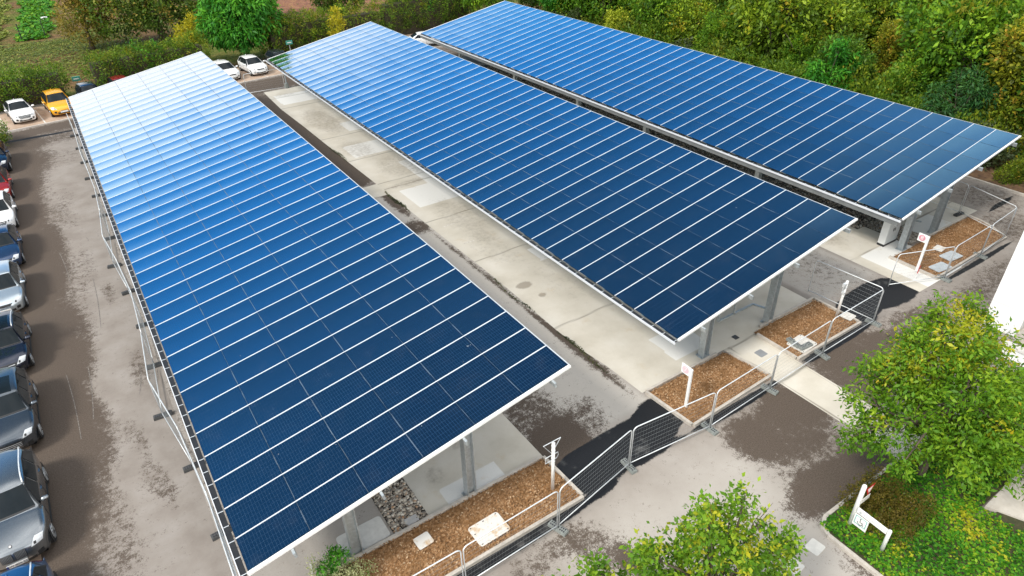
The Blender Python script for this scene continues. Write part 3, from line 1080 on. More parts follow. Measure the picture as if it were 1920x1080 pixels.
    return t


LABA = 'left solar canopy, the longest in view, its far end mirroring the bright sky'
LABB = 'middle solar canopy with a tree mirrored near its far end'
LABC = 'right solar canopy beside the trees with a white cabinet under its near corner'
canA = canopy(LABA, -0.1167, 12.3212, 42, (2.80, 6.81), (13.2, 22.6, 32.2, 41.8, 51.2, 59.8))
canB = canopy(LABB, 15.6688, 12.8909, 43, (18.53, 22.63), (13.8, 23.2, 33.0, 42.4, 51.8, 60.4))
canC = canopy(LABC, 31.2341, 13.3963, 43, (33.57, 36.60), (13.95, 23.3, 33.2, 40.9, 49.9, 59.6), True)
# down pipe with its foot at the far low corner of the middle canopy
dp = MB()
dp.tube([(16.85 - 15.67, 62.7 - 12.89, 0.02), (16.85 - 15.67, 62.7 - 12.89, 2.5), (15.6 - 15.67, 62.7 - 12.89, 2.62)], 0.07, 8)
dpo = dp.build('down_pipe', GALV, canB)
db = MB()
db.tube([(1.18, 49.81, 0.01), (1.18, 49.81, 0.42)], [0.19, 0.16], 10)
db.build('pipe_guard', BLOCK, dpo)
# hanging cable frame behind the right post of the middle and right canopies
for can, x1, x2, yy in ((canB, 5.55, 6.82, 1.7), (canC, 3.55, 4.55, 1.8)):
    cf = MB()
    cf.bar((x1, yy, 0.55), (x1, yy, 3.0), 0.07, 0.07)
    cf.bar((x1 - 1.0, yy, 0.58), (x2, yy, 0.58), 0.07, 0.09)
    cf.bar((x2, yy, 0.58), (x2, 0.95, 0.75), 0.07, 0.07)
    cf.bar((x1 - 1.0, yy, 0.58), (x1 - 1.0, yy, 2.9), 0.07, 0.07)
    cf.build('cable_frame', GALV, can)

# ---- white electrical cabinet under the right canopy
cab = thing('electrical_cabinet', 'tall white electrical cabinet on a black plinth under the right canopy corner', 'cabinet', (33.58, 14.78, 0.0), R(0))
mb = MB()
mb.box(-0.58, -0.19, 0.008, 0.58, 0.19, 0.13)
mb.build('plinth', BLACKP, cab)
mb = MB()
mb.box(-0.57, -0.18, 0.13, 0.57, 0.18, 1.56)
mb.build('housing', plain('cabinet_white', (0.70, 0.71, 0.70), 0.4, var=0.04), cab)
mb = MB()
mb.box(-0.59, -0.20, 1.56, 0.59, 0.20, 1.60)
mb.build('roof', plain('cabinet_roof', (0.72, 0.73, 0.72), 0.4, var=0.04), cab)
for x0_, x1_ in ((-0.54, -0.01), (0.01, 0.54)):
    mb = MB()
    mb.box(x0_, -0.192, 0.18, x1_, -0.181, 1.52)
    d_ = mb.build('door', plain('cabinet_door', (0.66, 0.68, 0.67), 0.4, var=0.04), cab)
    mb = MB()
    xh = x0_ + .04 if x0_ > 0 else x1_ - .08
    mb.box(xh, -0.215, 0.8, xh + .035, -0.193, 0.98)
    mb.build('handle', BLACKP, d_)
# inverter boxes on the cable frame behind it
inv = thing('inverter', 'white wall inverter hung behind the right canopy post beside the cabinet', 'inverter', (35.35, 15.1, 1.2))
mb = MB()
mb.box(-0.45, -0.13, 0, 0.45, 0.13, 1.05)
mb.build('housing', WHITE, inv)
mb = MB()
mb.box(-0.38, -0.145, 0.12, 0.38, -0.131, 0.92)
mb.build('front_plate', plain('inv_plate', (0.6, 0.62, 0.63), 0.35), inv)
mb = MB()
for k in range(4):
    x = -0.3 + 0.2 * k
    mb.tube([(x, 0, 0.0), (x + 0.03, -0.02, -0.22), (x - 0.05, 0.03, -0.42), (x - 0.1, 0.05, -0.6)], 0.02, 6)
mb.build('cables', BLACKP, inv)

# ================================================================== FENCES
WIRE = plain('fence_wire', (0.30, 0.32, 0.33), 0.5, 0.5)
fr = MB()
FW = 3.42
pts = [(0, 0, 0.10), (0, 0, 1.70)]
for k in range(1, 6):
    a = k * math.pi / 10
    pts.append((0.16 - 0.16 * math.cos(a), 0, 1.70 + 0.16 * math.sin(a)))
for k in range(0, 6):
    a = math.pi / 2 - k * math.pi / 10
    pts.append((FW - 0.16 + 0.16 * math.cos(a), 0, 1.70 + 0.16 * math.sin(a)))
pts.append((FW, 0, 0.10))
fr.tube(pts, 0.0205, 8)
fr.tube([(0, 0, 0.20), (FW, 0, 0.20)], 0.0185, 8)
wm = MB()
for k in range(8):
    z = 0.34 + k * 0.195
    wm.tube([(0.0, 0, z), (FW, 0, z)], 0.0028, 4, cap=False)
for k in range(30):
    x = 0.09 + k * (FW - 0.18) / 29
    wm.tube([(x, 0, 0.2), (x, 0, 1.85)], 0.0012, 3, cap=False)


def fence_proto():
    t = thing('mesh_fence', 'x', 'mesh fence')
    fr.build('frame', TUBE, t, smooth=True)
    wm.build('wire_mesh', WIRE, t)
    return t


def foot_proto(mat, holes):
    t = thing('fence_block', 'x', 'fence block')
    mb = MB()
    mb.box(-0.33, -0.11, 0.004, 0.33, 0.11, 0.11)
    mb.box(-0.30, -0.085, 0.11, -0.06, 0.085, 0.135)
    mb.box(0.06, -0.085, 0.11, 0.30, 0.085, 0.135)
    mb.build('block', mat, t)
    hb = MB()
    for x in (-.25, -.18, -.11, .11, .18, .25):
        for y in (-.045, .045):
            hb.box(x - .022, y - .028, 0.136, x + .022, y + .028, 0.139)
    hb.box(-.03, -.03, 0.111, .03, .03, 0.114)
    hb.build('sockets', DARKT, t)
    return t


fp0 = fence_proto()
fg0 = foot_proto(BLOCK, True)
fd0 = foot_proto(BLOCKD, True)
used = {'p': 0, 'g': 0, 'd': 0}


def put(proto, key, loc, rz, label, group):
    o = proto if used[key] == 0 else copy_tree(proto)
    used[key] += 1
    o.location = loc
    o.rotation_euler = (0, 0, rz)
    o['label'] = label
    o['group'] = group
    return o


def run(pts, labels, foot_labels, group, fgroup, key, proto):
    for i, (a, b) in enumerate(zip(pts[:-1], pts[1:])):
        d = Vector((b[0] - a[0], b[1] - a[1], 0))
        rz = math.atan2(d.y, d.x)
        o = put(fp0, 'p', (a[0] + math.cos(rz) * .04, a[1] + math.sin(rz) * .04, 0.0), rz, labels[i], group)
        s = (d.length - 0.08) / FW
        o.scale = (s, 1, 1)
    for i, a in enumerate(pts):
        if foot_labels[i] is None:
            continue
        j = min(i, len(pts) - 2)
        d = Vector((pts[j + 1][0] - pts[j][0], pts[j + 1][1] - pts[j][1], 0))
        put(proto, key, (a[0], a[1], 0.0), math.atan2(d.y, d.x) + math.pi / 2 + random.uniform(-.12, .12), foot_labels[i], fgroup)


ORD = ['first', 'second', 'third', 'fourth', 'fifth', 'sixth', 'seventh', 'eighth', 'ninth', 'tenth', 'eleventh', 'twelfth', 'thirteenth', 'fourteenth', 'fifteenth', 'sixteenth']
LP = [(-.50, 9.7), (-.47, 13.0), (-.42, 16.35), (-.56, 19.75), (-.95, 23.1), (-.67, 26.5), (-.53, 29.95), (-.66, 33.4), (-.90, 36.6), (-.65, 40.1), (-.52, 43.5), (-.55, 46.9), (-.62, 50.3), (-.56, 53.7), (-.56, 57.0), (-.64, 60.3)]
run(LP, ['mesh fence panel on the left canopy side, %s counting from the bottom' % ORD[i] for i in range(15)],
    ['dark fence foot on the left road, %s from the bottom' % ORD[i] for i in range(16)],
    'mesh fence panels along the left canopy', 'dark fence feet along the left canopy', 'd', fd0)
BP = [(1.45, 10.40), (4.95, 10.38), (8.36, 10.45), (11.88, 11.06), (15.5, 10.70), (19.0, 10.82), (22.52, 10.95), (26.30, 11.02)]
run(BP, ['mesh fence panel at the bottom edge before the leafy shrub and left bed',
         'mesh fence panel before the large rust-stained lid of the left bed',
         'mesh fence panel crossing the black asphalt next to the left bed corner',
         'mesh fence panel in front of the black asphalt and the number 7 bed corner',
         'mesh fence panel along the front kerb of the number 7 bed',
         'mesh fence panel standing across the concrete footpath',
         'mesh fence panel before the bed with the leaning white pole'],
    [None, 'grey block foot below the left bed, nearest the bottom edge', 'grey block foot at the right corner of the left bed', 'grey block foot on the pale asphalt before the black patch',
     'grey block foot at the near corner of the number 7 bed', 'grey block foot by the footpath edge and number 7 bed', 'grey block foot before the bed with two blocks on its lid', 'grey block foot at the end corner of the middle fence'],
    'mesh fence panels in front of the planting beds', 'grey fence feet in front of the planting beds', 'g', fg0)
run([(26.30, 11.02), (26.03, 14.2)], ['mesh fence panel turning back beside the bed with the leaning white pole'], [None, None],
    'mesh fence panels in front of the planting beds', '', 'g', fg0)
CP = [(29.48, 12.28), (32.38, 11.12), (36.0, 11.2), (39.0, 11.4)]
run(CP, ['mesh fence panel set askew before the white number 8 sign', 'mesh fence panel before the two blue-grey lids of the right bed', 'mesh fence panel before the rounded end of the right bed'],
    [None, 'grey block foot at the near corner of the number 8 bed', 'dark grey foot before the rounded end of the number 8 bed', None],
    'mesh fence panels around the right bed', 'grey fence feet in front of the planting beds', 'g', fg0)
run([(39.0, 11.4), (39.82, 14.2), (39.86, 17.5)], ['mesh fence panel closing the rounded end of the right bed', 'mesh fence panel going back under the high edge of the right canopy'],
    [None, 'black fence foot behind the rounded end of the right bed', None],
    'mesh fence panels around the right bed', 'dark fence feet along the left canopy', 'd', fd0)
run([(13.2, 62.6), (16.62, 62.45)], ['mesh fence panel at the far end of the lane before the white cars'], [None, None], 'mesh fence panels along the left canopy', '', 'd', fd0)
put(fg0, 'g', (22.3, 11.62, 0.126), R(-4), 'long grey block laid on the white lid near the footpath', 'grey fence feet in front of the planting beds')
put(fg0, 'g', (22.1, 12.05, 0.126), R(80), 'grey block standing apart at the far side of the white lid', 'grey fence feet in front of the planting beds')

# ================================================================== SIGNS AND POLES


def numbered_sign(num, x, y, h, disc_mat, label):
    t = thing('bay_sign', label, 'sign', (x, y, 0.08), 0, 'numbered bay signs')
    mb = MB()
    mb.box(-0.035, -0.055, 0, 0.035, 0.055, h - 0.02)
    mb.build('post', WHITE, t)
    mb = MB()
    mb.box(-0.02, 0.056, h - 0.40, 0.02, 0.46, h)
    pl = mb.build('plate', WHITE, t)
    d = MB()
    n = 28
    d.add([(-0.0225, 0.26 + 0.155 * math.cos(2 * math.pi * k / n), h - 0.20 + 0.155 * math.sin(2 * math.pi * k / n)) for k in range(n)], [tuple(reversed(range(n)))])
    d.build('disc', disc_mat, pl)
    text_mesh('number', num, 0.27, WHITE, pl, (-0.026, 0.26, h - 0.20), (R(90), 0, R(-90)))
    return t


numbered_sign('7', 15.6, 11.99, 1.86, PINKL, 'white post sign with a faded pink number 7 in a planting bed')
numbered_sign('8', 31.95, 12.25, 1.96, PINK, 'white post sign with a pink number 8 in the right bed')


def bare_pole(x, y, h, lean, label, tri):
    t = thing('sign_pole', label, 'pole', (x, y, 0.06), 0)
    t.rotation_euler = (0, lean, 0)
    mb = MB()
    mb.tube([(0, 0, 0), (0, 0, h)], 0.058, 12)
    mb.build('pole', WHITE, t, smooth=True)
    br = MB()
    if tri:
        br.tube([(-0.34, .08, h - 0.02), (0.34, .08, h - 0.02), (0.0, .08, h - 0.55)], 0.016, 6, closed=True)
        br.tube([(-0.25, .08, h - 0.62), (0.25, .08, h - 0.62), (0.27, .08, h - .74), (0.2, .08, h - .86), (-0.25, .08, h - .86)], 0.016, 6, closed=True)
    else:
        br.tube([(-0.19, .0, h - 0.10), (-0.19, .0, h - .42), (0, 0, h - .46)], 0.016, 6)
        br.box(-0.22, -0.05, h - 0.26, -.05, 0.05, h - 0.10)
        br.box(-0.12, -0.06, h - 0.62, -.04, 0.06, h - 0.54)
    for k in (0.12, 0.32, 0.68, 0.8):
        br.tube([(0, 0, h - k), (0, 0, h - k - 0.03)], 0.068, 12)
    br.build('bracket', TUBE, t)
    return t


bare_pole(9.13, 11.76, 2.18, 0.0, 'white round pole with triangular empty sign brackets on the left bed', True)
bare_pole(25.38, 12.23, 1.9, 0.03, 'leaning white round pole with small grey brackets by the middle fence corner', False)

# red and white marker stake on the concrete by the number 8 bed
t = thing('marker_stake', 'thin red marker stake on the concrete before the number 8 sign', 'stake', (31.35, 11.95, 0.01))
mb = MB()
mb.tube([(0, 0, 0), (0.02, 0, 0.30)], 0.02, 6)
mb.build('base', WHITE, t)
mb = MB()
mb.tube([(0.02, 0, 0.30), (0.05, 0, 0.72)], 0.02, 6)
mb.build('tip', RED, t)

# direction sign with two posts
t = thing('direction_sign', 'white two-post direction sign on the ivy verge with give-way triangle and wheelchair plate', 'sign', (15.86, 5.36, 0.0))
mb = MB()
mb.tube([(0, 0, 0), (0, 0, 1.86), (0, 0, 1.91), (0, 0, 1.93)], [0.07, 0.07, 0.055, 0.02], 12)
mb.build('post', WHITE, t, smooth=True)
mb = MB()
mb.tube([(-0.04, -1.08, 0), (-0.04, -1.08, 0.98), (-0.04, -1.08, 1.02), (-.04, -1.08, 1.04)], [0.06, 0.06, 0.05, 0.02], 12)
mb.build('post', WHITE, t, smooth=True)
mb = MB()
mb.bar((-0.02, -0.075, 0.90), (-0.045, -1.02, 0.90), 0.06, 0.18)
bm_ = mb.build('beam', WHITE, t)
text_mesh('lettering', 'Livraisons', 0.15, GREYT, bm_, (-0.0665, -0.60, 0.905), (R(90), 0, R(-91.5)))
mb = MB()
mb.add([(-0.054, -0.13, 0.87), (-0.054, -0.19, 0.96), (-0.054, -0.25, 0.87), (-0.054, -0.21, 0.87), (-0.054, -0.21, 0.83), (-.054, -.17, .83), (-0.054, -.17, .87)], [(0, 1, 2, 3, 4, 5, 6)])
mb.build('arrow', GREYT, bm_)
mb = MB()
mb.box(-0.06, -0.50, 0.30, -0.03, -0.06, 0.76)
pl = mb.build('plate', WHITE, t)
mb = MB()
X_ = -0.063
for a, b, c_, d_ in ((-.46, -.10, .715, .735), (-.46, -.10, .40, .42), (-.46, -.44, .42, .715), (-.12, -.10, .42, .715)):
    mb.box(X_, a, c_, -0.0605, b, d_)
mb.build('border', TEAL, pl)
mb = MB()
mb.tube([(X_, -.28 + .075 * math.cos(a), .51 + .075 * math.sin(a)) for a in [R(d) for d in range(120, 400, 20)]], 0.009, 5)
mb.tube([(X_, -.265, .63), (X_, -.27, .54), (X_, -.34, .54), (X_, -.37, .46), (X_, -.395, .465)], 0.010, 5)
mb.tube([(X_, -.265, .66), (X_, -.265, .685)], 0.02, 8)
mb.build('wheelchair_symbol', DARKT, pl)
# give-way triangle facing the drive
mb = MB()
mb.add([(-0.02, -0.09, 1.82), (0.46, -0.09, 1.82), (0.22, -0.09, 1.40)], [(0, 2, 1)])
mb.add([(-0.02, -0.075, 1.82), (0.46, -0.075, 1.82), (0.22, -0.075, 1.40)], [(0, 1, 2)])
tri = mb.build('give_way_triangle', RED, t)
mb = MB()
mb.add([(0.08, -0.094, 1.765), (0.36, -0.094, 1.765), (0.22, -0.094, 1.515)], [(0, 2, 1)])
mb.build('triangle_centre', WHITE, tri)
mb = MB()
mb.box(-0.03, -0.09, 1.18, 0.40, -0.075, 1.36)
mb.build('small_plate', plain('plate_grey', (0.62, 0.61, 0.58), 0.4), t)

# ================================================================== BUILDING AT THE RIGHT EDGE
wb = Mat('white_facade_panels')
bv = wb.coord('Object')
spb = wb.node('ShaderNodeSeparateXYZ')
wb.l.new(bv, spb.inputs[0])
jz = wb.math('GREATER_THAN', wb.math('ABSOLUTE', wb.math('SUBTRACT', wb.math('FRACT', wb.math('MULTIPLY', spb.outputs[2], 0.8)), 0.5)), 0.492)
wb.set('Base Color', wb.mix(jz, wb.ramp(wb.noise(1.2, 4, 0.6, bv), [(0.3, (0.78, 0.78, 0.77)), (0.7, (0.83, 0.83, 0.82))]), (0.62, 0.62, 0.62)))
wb.set('Roughness', 0.55)
GLZ = plain('facade_glass', (0.02, 0.035, 0.05), 0.05, coat=1.0)
bl = thing('office_building', 'white panelled office corner with recessed dark glass at the right edge', 'building', (30.2, 8.3, 0))
mb = MB()
mb.box(0, -1.35, 0, 1.3, 0, 9.2)
mb.box(1.3, -0.25, 0, 16, 0, 9.2)
mb.box(0.0, -14, 8.6, 16, -1.35, 9.2)
mb.box(0.15, -14, 3.9, 0.9, -1.35, 4.35)
mb.build('wall', wb.m, bl)
mb = MB()
mb.box(0.9, -14, 0.25, 1.05, -1.35, 8.6)
gz = mb.build('window', GLZ, bl)
mb = MB()
for k in range(9):
    y = -1.4 - k * 1.4
    mb.box(0.85, y - .04, 0.25, 0.9, y + .04, 8.6)
for z in (0.25, 2.2, 4.35, 6.4):
    mb.box(0.852, -14, z, 0.899, -1.36, z + .07)
mb.build('frame', BLACKP, gz)
mb = MB()
mb.box(-0.25, -14, 0, 0.6, -1.36, 0.42)
mb.build('plinth', KERB, bl)
mb = MB()
mb.box(-0.9, -4.9, 2.55, 0.85, -1.7, 2.66)
aw = mb.build('glass_canopy', plain('blue_glass', (0.16, 0.27, 0.40), 0.08, coat=1.0), bl)
# low white wall and pale paving beside it
lwt = thing('low_wall', 'low white wall running from the office corner behind the tree', 'wall', (28.6, 6.6, 0))
mb = MB()
mb.box(-0.15, -3.6, 0, 0.15, 0.2, 0.55)
mb.build('wall', wb.m, lwt)
mb = MB()
mb.box(-0.2, -3.65, 0.55, 0.2, 0.25, 0.61)
mb.build('coping', SLABW, lwt)

pp = Mat('pale_paving')
pf_ = pp.noise(2.5, 6, 0.65, pp.pos())
pp.set('Base Color', pp.ramp(pf_, [(0.3, (0.40, 0.36, 0.31)), (0.7, (0.54, 0.50, 0.45))]))
pp.set('Roughness', 0.85)
mb = MB()
mb.prism([(19.95, 3.32), (20.9, 3.34), (28.2, 3.8), (28.2, 2.2), (20.4, 2.3)], 0.03, 0.17)
struct('pavement', mb, pp.m)

# verge with kerb, soil below the ivy
VERGE = [(15.05, -6), (30, -6), (30, 1.9), (21.6, 2.6), (18.6, 3.4), (18.9, 5.9), (15.6, 5.9), (15.05, 5.6)]
sm = Mat('dark_soil')
sm.set('Base Color', sm.ramp(sm.noise(6, 5, 0.7, sm.pos()), [(0.3, (0.02, 0.03, 0.01)), (0.7, (0.07, 0.06, 0.025))]))
sm.set('Roughness', 0.95)
mb = MB()
mb.add([(x, y, 0.10) for x, y in VERGE], [tuple(range(len(VERGE)))])
mb.add([(18.9, 5.9, 0.10), (18.6, 3.4, 0.10), (28.2, 3.3, 0.10), (28.3, 5.9, 0.10)], [(0, 1, 2, 3)])
struct('verge_soil', mb, sm.m)
vk = thing('verge_kerb', 'pale stone kerb curving round the corner of the ivy verge', 'kerb', (15.05, 5.6, 0))
mb = MB()
kp = [(15.0, -6), (15.0, 5.5), (15.15, 5.8), (15.5, 5.97), (19.7, 5.97)]
for a, b in zip(kp[:-1], kp[1:]):
    mb.bar((a[0] - 15.05, a[1] - 5.6, 0.06), (b[0] - 15.05, b[1] - 5.6, 0.06), 0.12, 0.13)
mb.build('kerbstone', KERB, vk)
# kerb and soil strip right of the right canopy
rk = thing('road_kerb', 'long grey kerb along the foot of the wood right of the right canopy', 'kerb', (45.36, 13, 0))
mb = MB()
mb.bar((0, -16, 0.055), (0, 54, 0.055), 0.14, 0.15)
mb.build('kerbstone', KERB, rk)
mb = MB()
mb.add([(45.43, -8, 0.03), (62, -8, 0.03), (62, 68, 0.03), (45.43, 68, 0.03)], [(0, 1, 2, 3)])
ws = Mat('woodland_soil')
wv = ws.noise(2.2, 6, 0.7, ws.pos())
ws.set('Base Color', ws.ramp(wv, [(0.3, (0.03, 0.02, 0.01)), (0.5, (0.12, 0.065, 0.035)), (0.7, (0.20, 0.13, 0.06))]))
ws.set('Roughness', 0.95)
struct('woodland_soil', mb, ws.m)

# ================================================================== CARS
# front of the car looks along -Y; profile points (y, z) run from front bumper over the roof to the rear bumper
STYLES = {
    'hatch': dict(W=0.88, belt=0.93, roof=1.47, wb=2.55, wr=0.315, taper=0.42,
                  prof=[(-2.00, .24), (-2.06, .36), (-2.06, .50), (-2.03, .62), (-1.97, .70), (-1.83, .78), (-1.55, .86), (-1.25, .915), (-1.00, .96), (-.92, .985), (-.60, 1.18), (-.30, 1.36), (-.16, 1.425), (.10, 1.465), (.50, 1.475), (.95, 1.455), (1.35, 1.40), (1.50, 1.36), (1.66, 1.22), (1.83, 1.04), (1.93, .96), (2.00, .80), (2.05, .62), (2.05, .45), (1.99, .26)],
                  ws=(-.90, -.22), rw=(1.53, 1.80), win=[(-.88, .96), (-.30, 1.36), (.9, 1.385), (1.22, 1.32), (1.42, 1.00)], pil=(0.12, 0.95)),
    'sedan': dict(W=0.89, belt=0.92, roof=1.43, wb=2.70, wr=0.32, taper=0.46,
                  prof=[(-2.18, .24), (-2.26, .36), (-2.26, .50), (-2.23, .62), (-2.15, .71), (-1.98, .79), (-1.65, .87), (-1.30, .93), (-1.00, .965), (-.90, .985), (-.55, 1.17), (-.22, 1.345), (-.05, 1.40), (.20, 1.43), (.60, 1.425), (1.00, 1.37), (1.25, 1.30), (1.55, 1.15), (1.78, 1.03), (1.95, 1.0), (2.12, .985), (2.20, .90), (2.26, .66), (2.26, .45), (2.18, .26)],
                  ws=(-.88, -.12), rw=(1.12, 1.74), win=[(-.86, .95), (-.22, 1.33), (.70, 1.35), (1.10, 1.25), (1.45, .99)], pil=(0.18, 1.02)),
    'suv': dict(W=0.92, belt=1.05, roof=1.62, wb=2.68, wr=0.35, taper=0.40,
                prof=[(-2.10, .28), (-2.18, .40), (-2.19, .56), (-2.17, .72), (-2.12, .84), (-1.98, .92), (-1.70, .985), (-1.35, 1.04), (-1.02, 1.08), (-.93, 1.10), (-.62, 1.29), (-.32, 1.47), (-.18, 1.54), (.10, 1.595), (.50, 1.615), (1.00, 1.60), (1.50, 1.55), (1.72, 1.50), (1.88, 1.32), (2.02, 1.14), (2.10, 1.05), (2.16, .86), (2.19, .66), (2.18, .48), (2.10, .30)],
                ws=(-.91, -.25), rw=(1.75, 1.98), win=[(-.90, 1.08), (-.34, 1.48), (1.0, 1.515), (1.42, 1.44), (1.66, 1.13)], pil=(0.12, 0.98)),
}


def catmull(P, n):
    P = np.array(P, float)
    Q = np.vstack([2 * P[0] - P[1], P, 2 * P[-1] - P[-2]])
    out_ = []
    for i in range(1, len(Q) - 2):
        p0, p1, p2, p3 = Q[i - 1], Q[i], Q[i + 1], Q[i + 2]
        for k in range(n):
            t = k / n
            out_.append(0.5 * ((2 * p1) + (-p0 + p2) * t + (2 * p0 - 5 * p1 + 4 * p2 - p3) * t * t + (-p0 + 3 * p1 - 3 * p2 + p3) * t ** 3))
    out_.append(P[-1])
    return np.array(out_)


class CarShape:
    def __init__(s, st):
        s.st = st
        s.P = catmull(st['prof'], 3)
        s.hl = max(abs(s.P[0, 0]), abs(s.P[-1, 0]), s.P[:, 0].max(), -s.P[:, 0].min())
        i0 = 0
        s.n = len(s.P)

    def plan(s, y):
        """half width of the plan outline at y"""
        a = abs(y) / s.hl
        k = max(0.0, (a - 0.50) / 0.50)
        return s.st['W'] * (1 - 0.17 * k ** 2.2)

    def side(s, y, z):
        st = s.st
        b = st['belt']
        w = s.plan(y)
        if z >= b:
            return w * 0.965 - (z - b) * (st['taper'] + 0.06)
        t = (b - z) / (b - 0.22)
        # shoulder, flank crease, tuck under the sill
        prof = np.interp(t, [0, .12, .35, .6, .85, 1.0], [.965, .99, 1.0, .995, .975, .93])
        return w * prof

    def top(s, i, q):
        """point on the upper skin at profile index i (float) and lateral fraction q (-1..1)"""
        i = min(max(i, 0), s.n - 1.0001)
        k = int(i)
        t = i - k
        y, z = s.P[k] * (1 - t) + s.P[k + 1] * t
        d = s.P[k + 1] - s.P[k]
        flat = abs(d[0]) / (np.hypot(*d) + 1e-9)
        ze = z - 0.055 * flat
        e = s.side(y, ze) * 0.985
        if z > s.st['belt']:
            e -= 0.02
        a = abs(q)
        zz = z - 0.055 * flat * a ** 2.6
        # rounded nose and tail in plan
        nose = max(0.0, (abs(y) / s.hl - 0.72) / 0.28)
        yy = y - math.copysign(1, y) * 0.24 * nose * a ** 3.0
        if s.st['belt'] < z < s.st['roof'] - .02 and flat < 0.96:
            yy += (0.10 if y < 0 else -0.08) * a ** 2.5
        return np.array([q * e, yy, zz])

    def idx(s, y, rear=False, from_front=True):
        ks = range(s.n - 1) if from_front else range(s.n - 2, -1, -1)
        for k in ks:
            a, b = s.P[k, 0], s.P[k + 1, 0]
            if a <= y <= b and b > a:
                return k + (y - a) / (b - a)
        return 0

    def idx_z_front(s, z):
        for k in range(s.n - 1):
            if s.P[k, 1] <= z <= s.P[k + 1, 1]:
                return k + (z - s.P[k, 1]) / max(1e-6, s.P[k + 1, 1] - s.P[k, 1])
        return 0

    def idx_z_rear(s, z):
        for k in range(s.n - 2, -1, -1):
            if s.P[k + 1, 1] <= z <= s.P[k, 1]:
                return k + (s.P[k, 1] - z) / max(1e-6, s.P[k, 1] - s.P[k + 1, 1])
        return 0

    def patch(s, mb, i0, i1, q0, q1, nu, nv, off, q0b=None, q1b=None):
        """a piece lying just proud of the upper skin"""
        q0b = q0 if q0b is None else q0b
        q1b = q1 if q1b is None else q1b
        V = []
        for a in range(nu + 1):
            t = a / nu
            i = i0 + (i1 - i0) * t
            for b in range(nv + 1):
                u = b / nv
                q = (q0 + (q1 - q0) * u) * (1 - t) + (q0b + (q1b - q0b) * u) * t
                p = s.top(i, q)
                n = np.cross(s.top(i, q + .02) - s.top(i, q - .02), s.top(i + .05, q) - s.top(i - .05, q))
                n = n / (np.linalg.norm(n) + 1e-9)
                V.append(tuple(p + n * off))
        F = []
        for a in range(nu):
            for b in range(nv):
                k = a * (nv + 1) + b
                F.append((k, k + 1, k + nv + 2, k + nv + 1))
        mb.add(V, F)


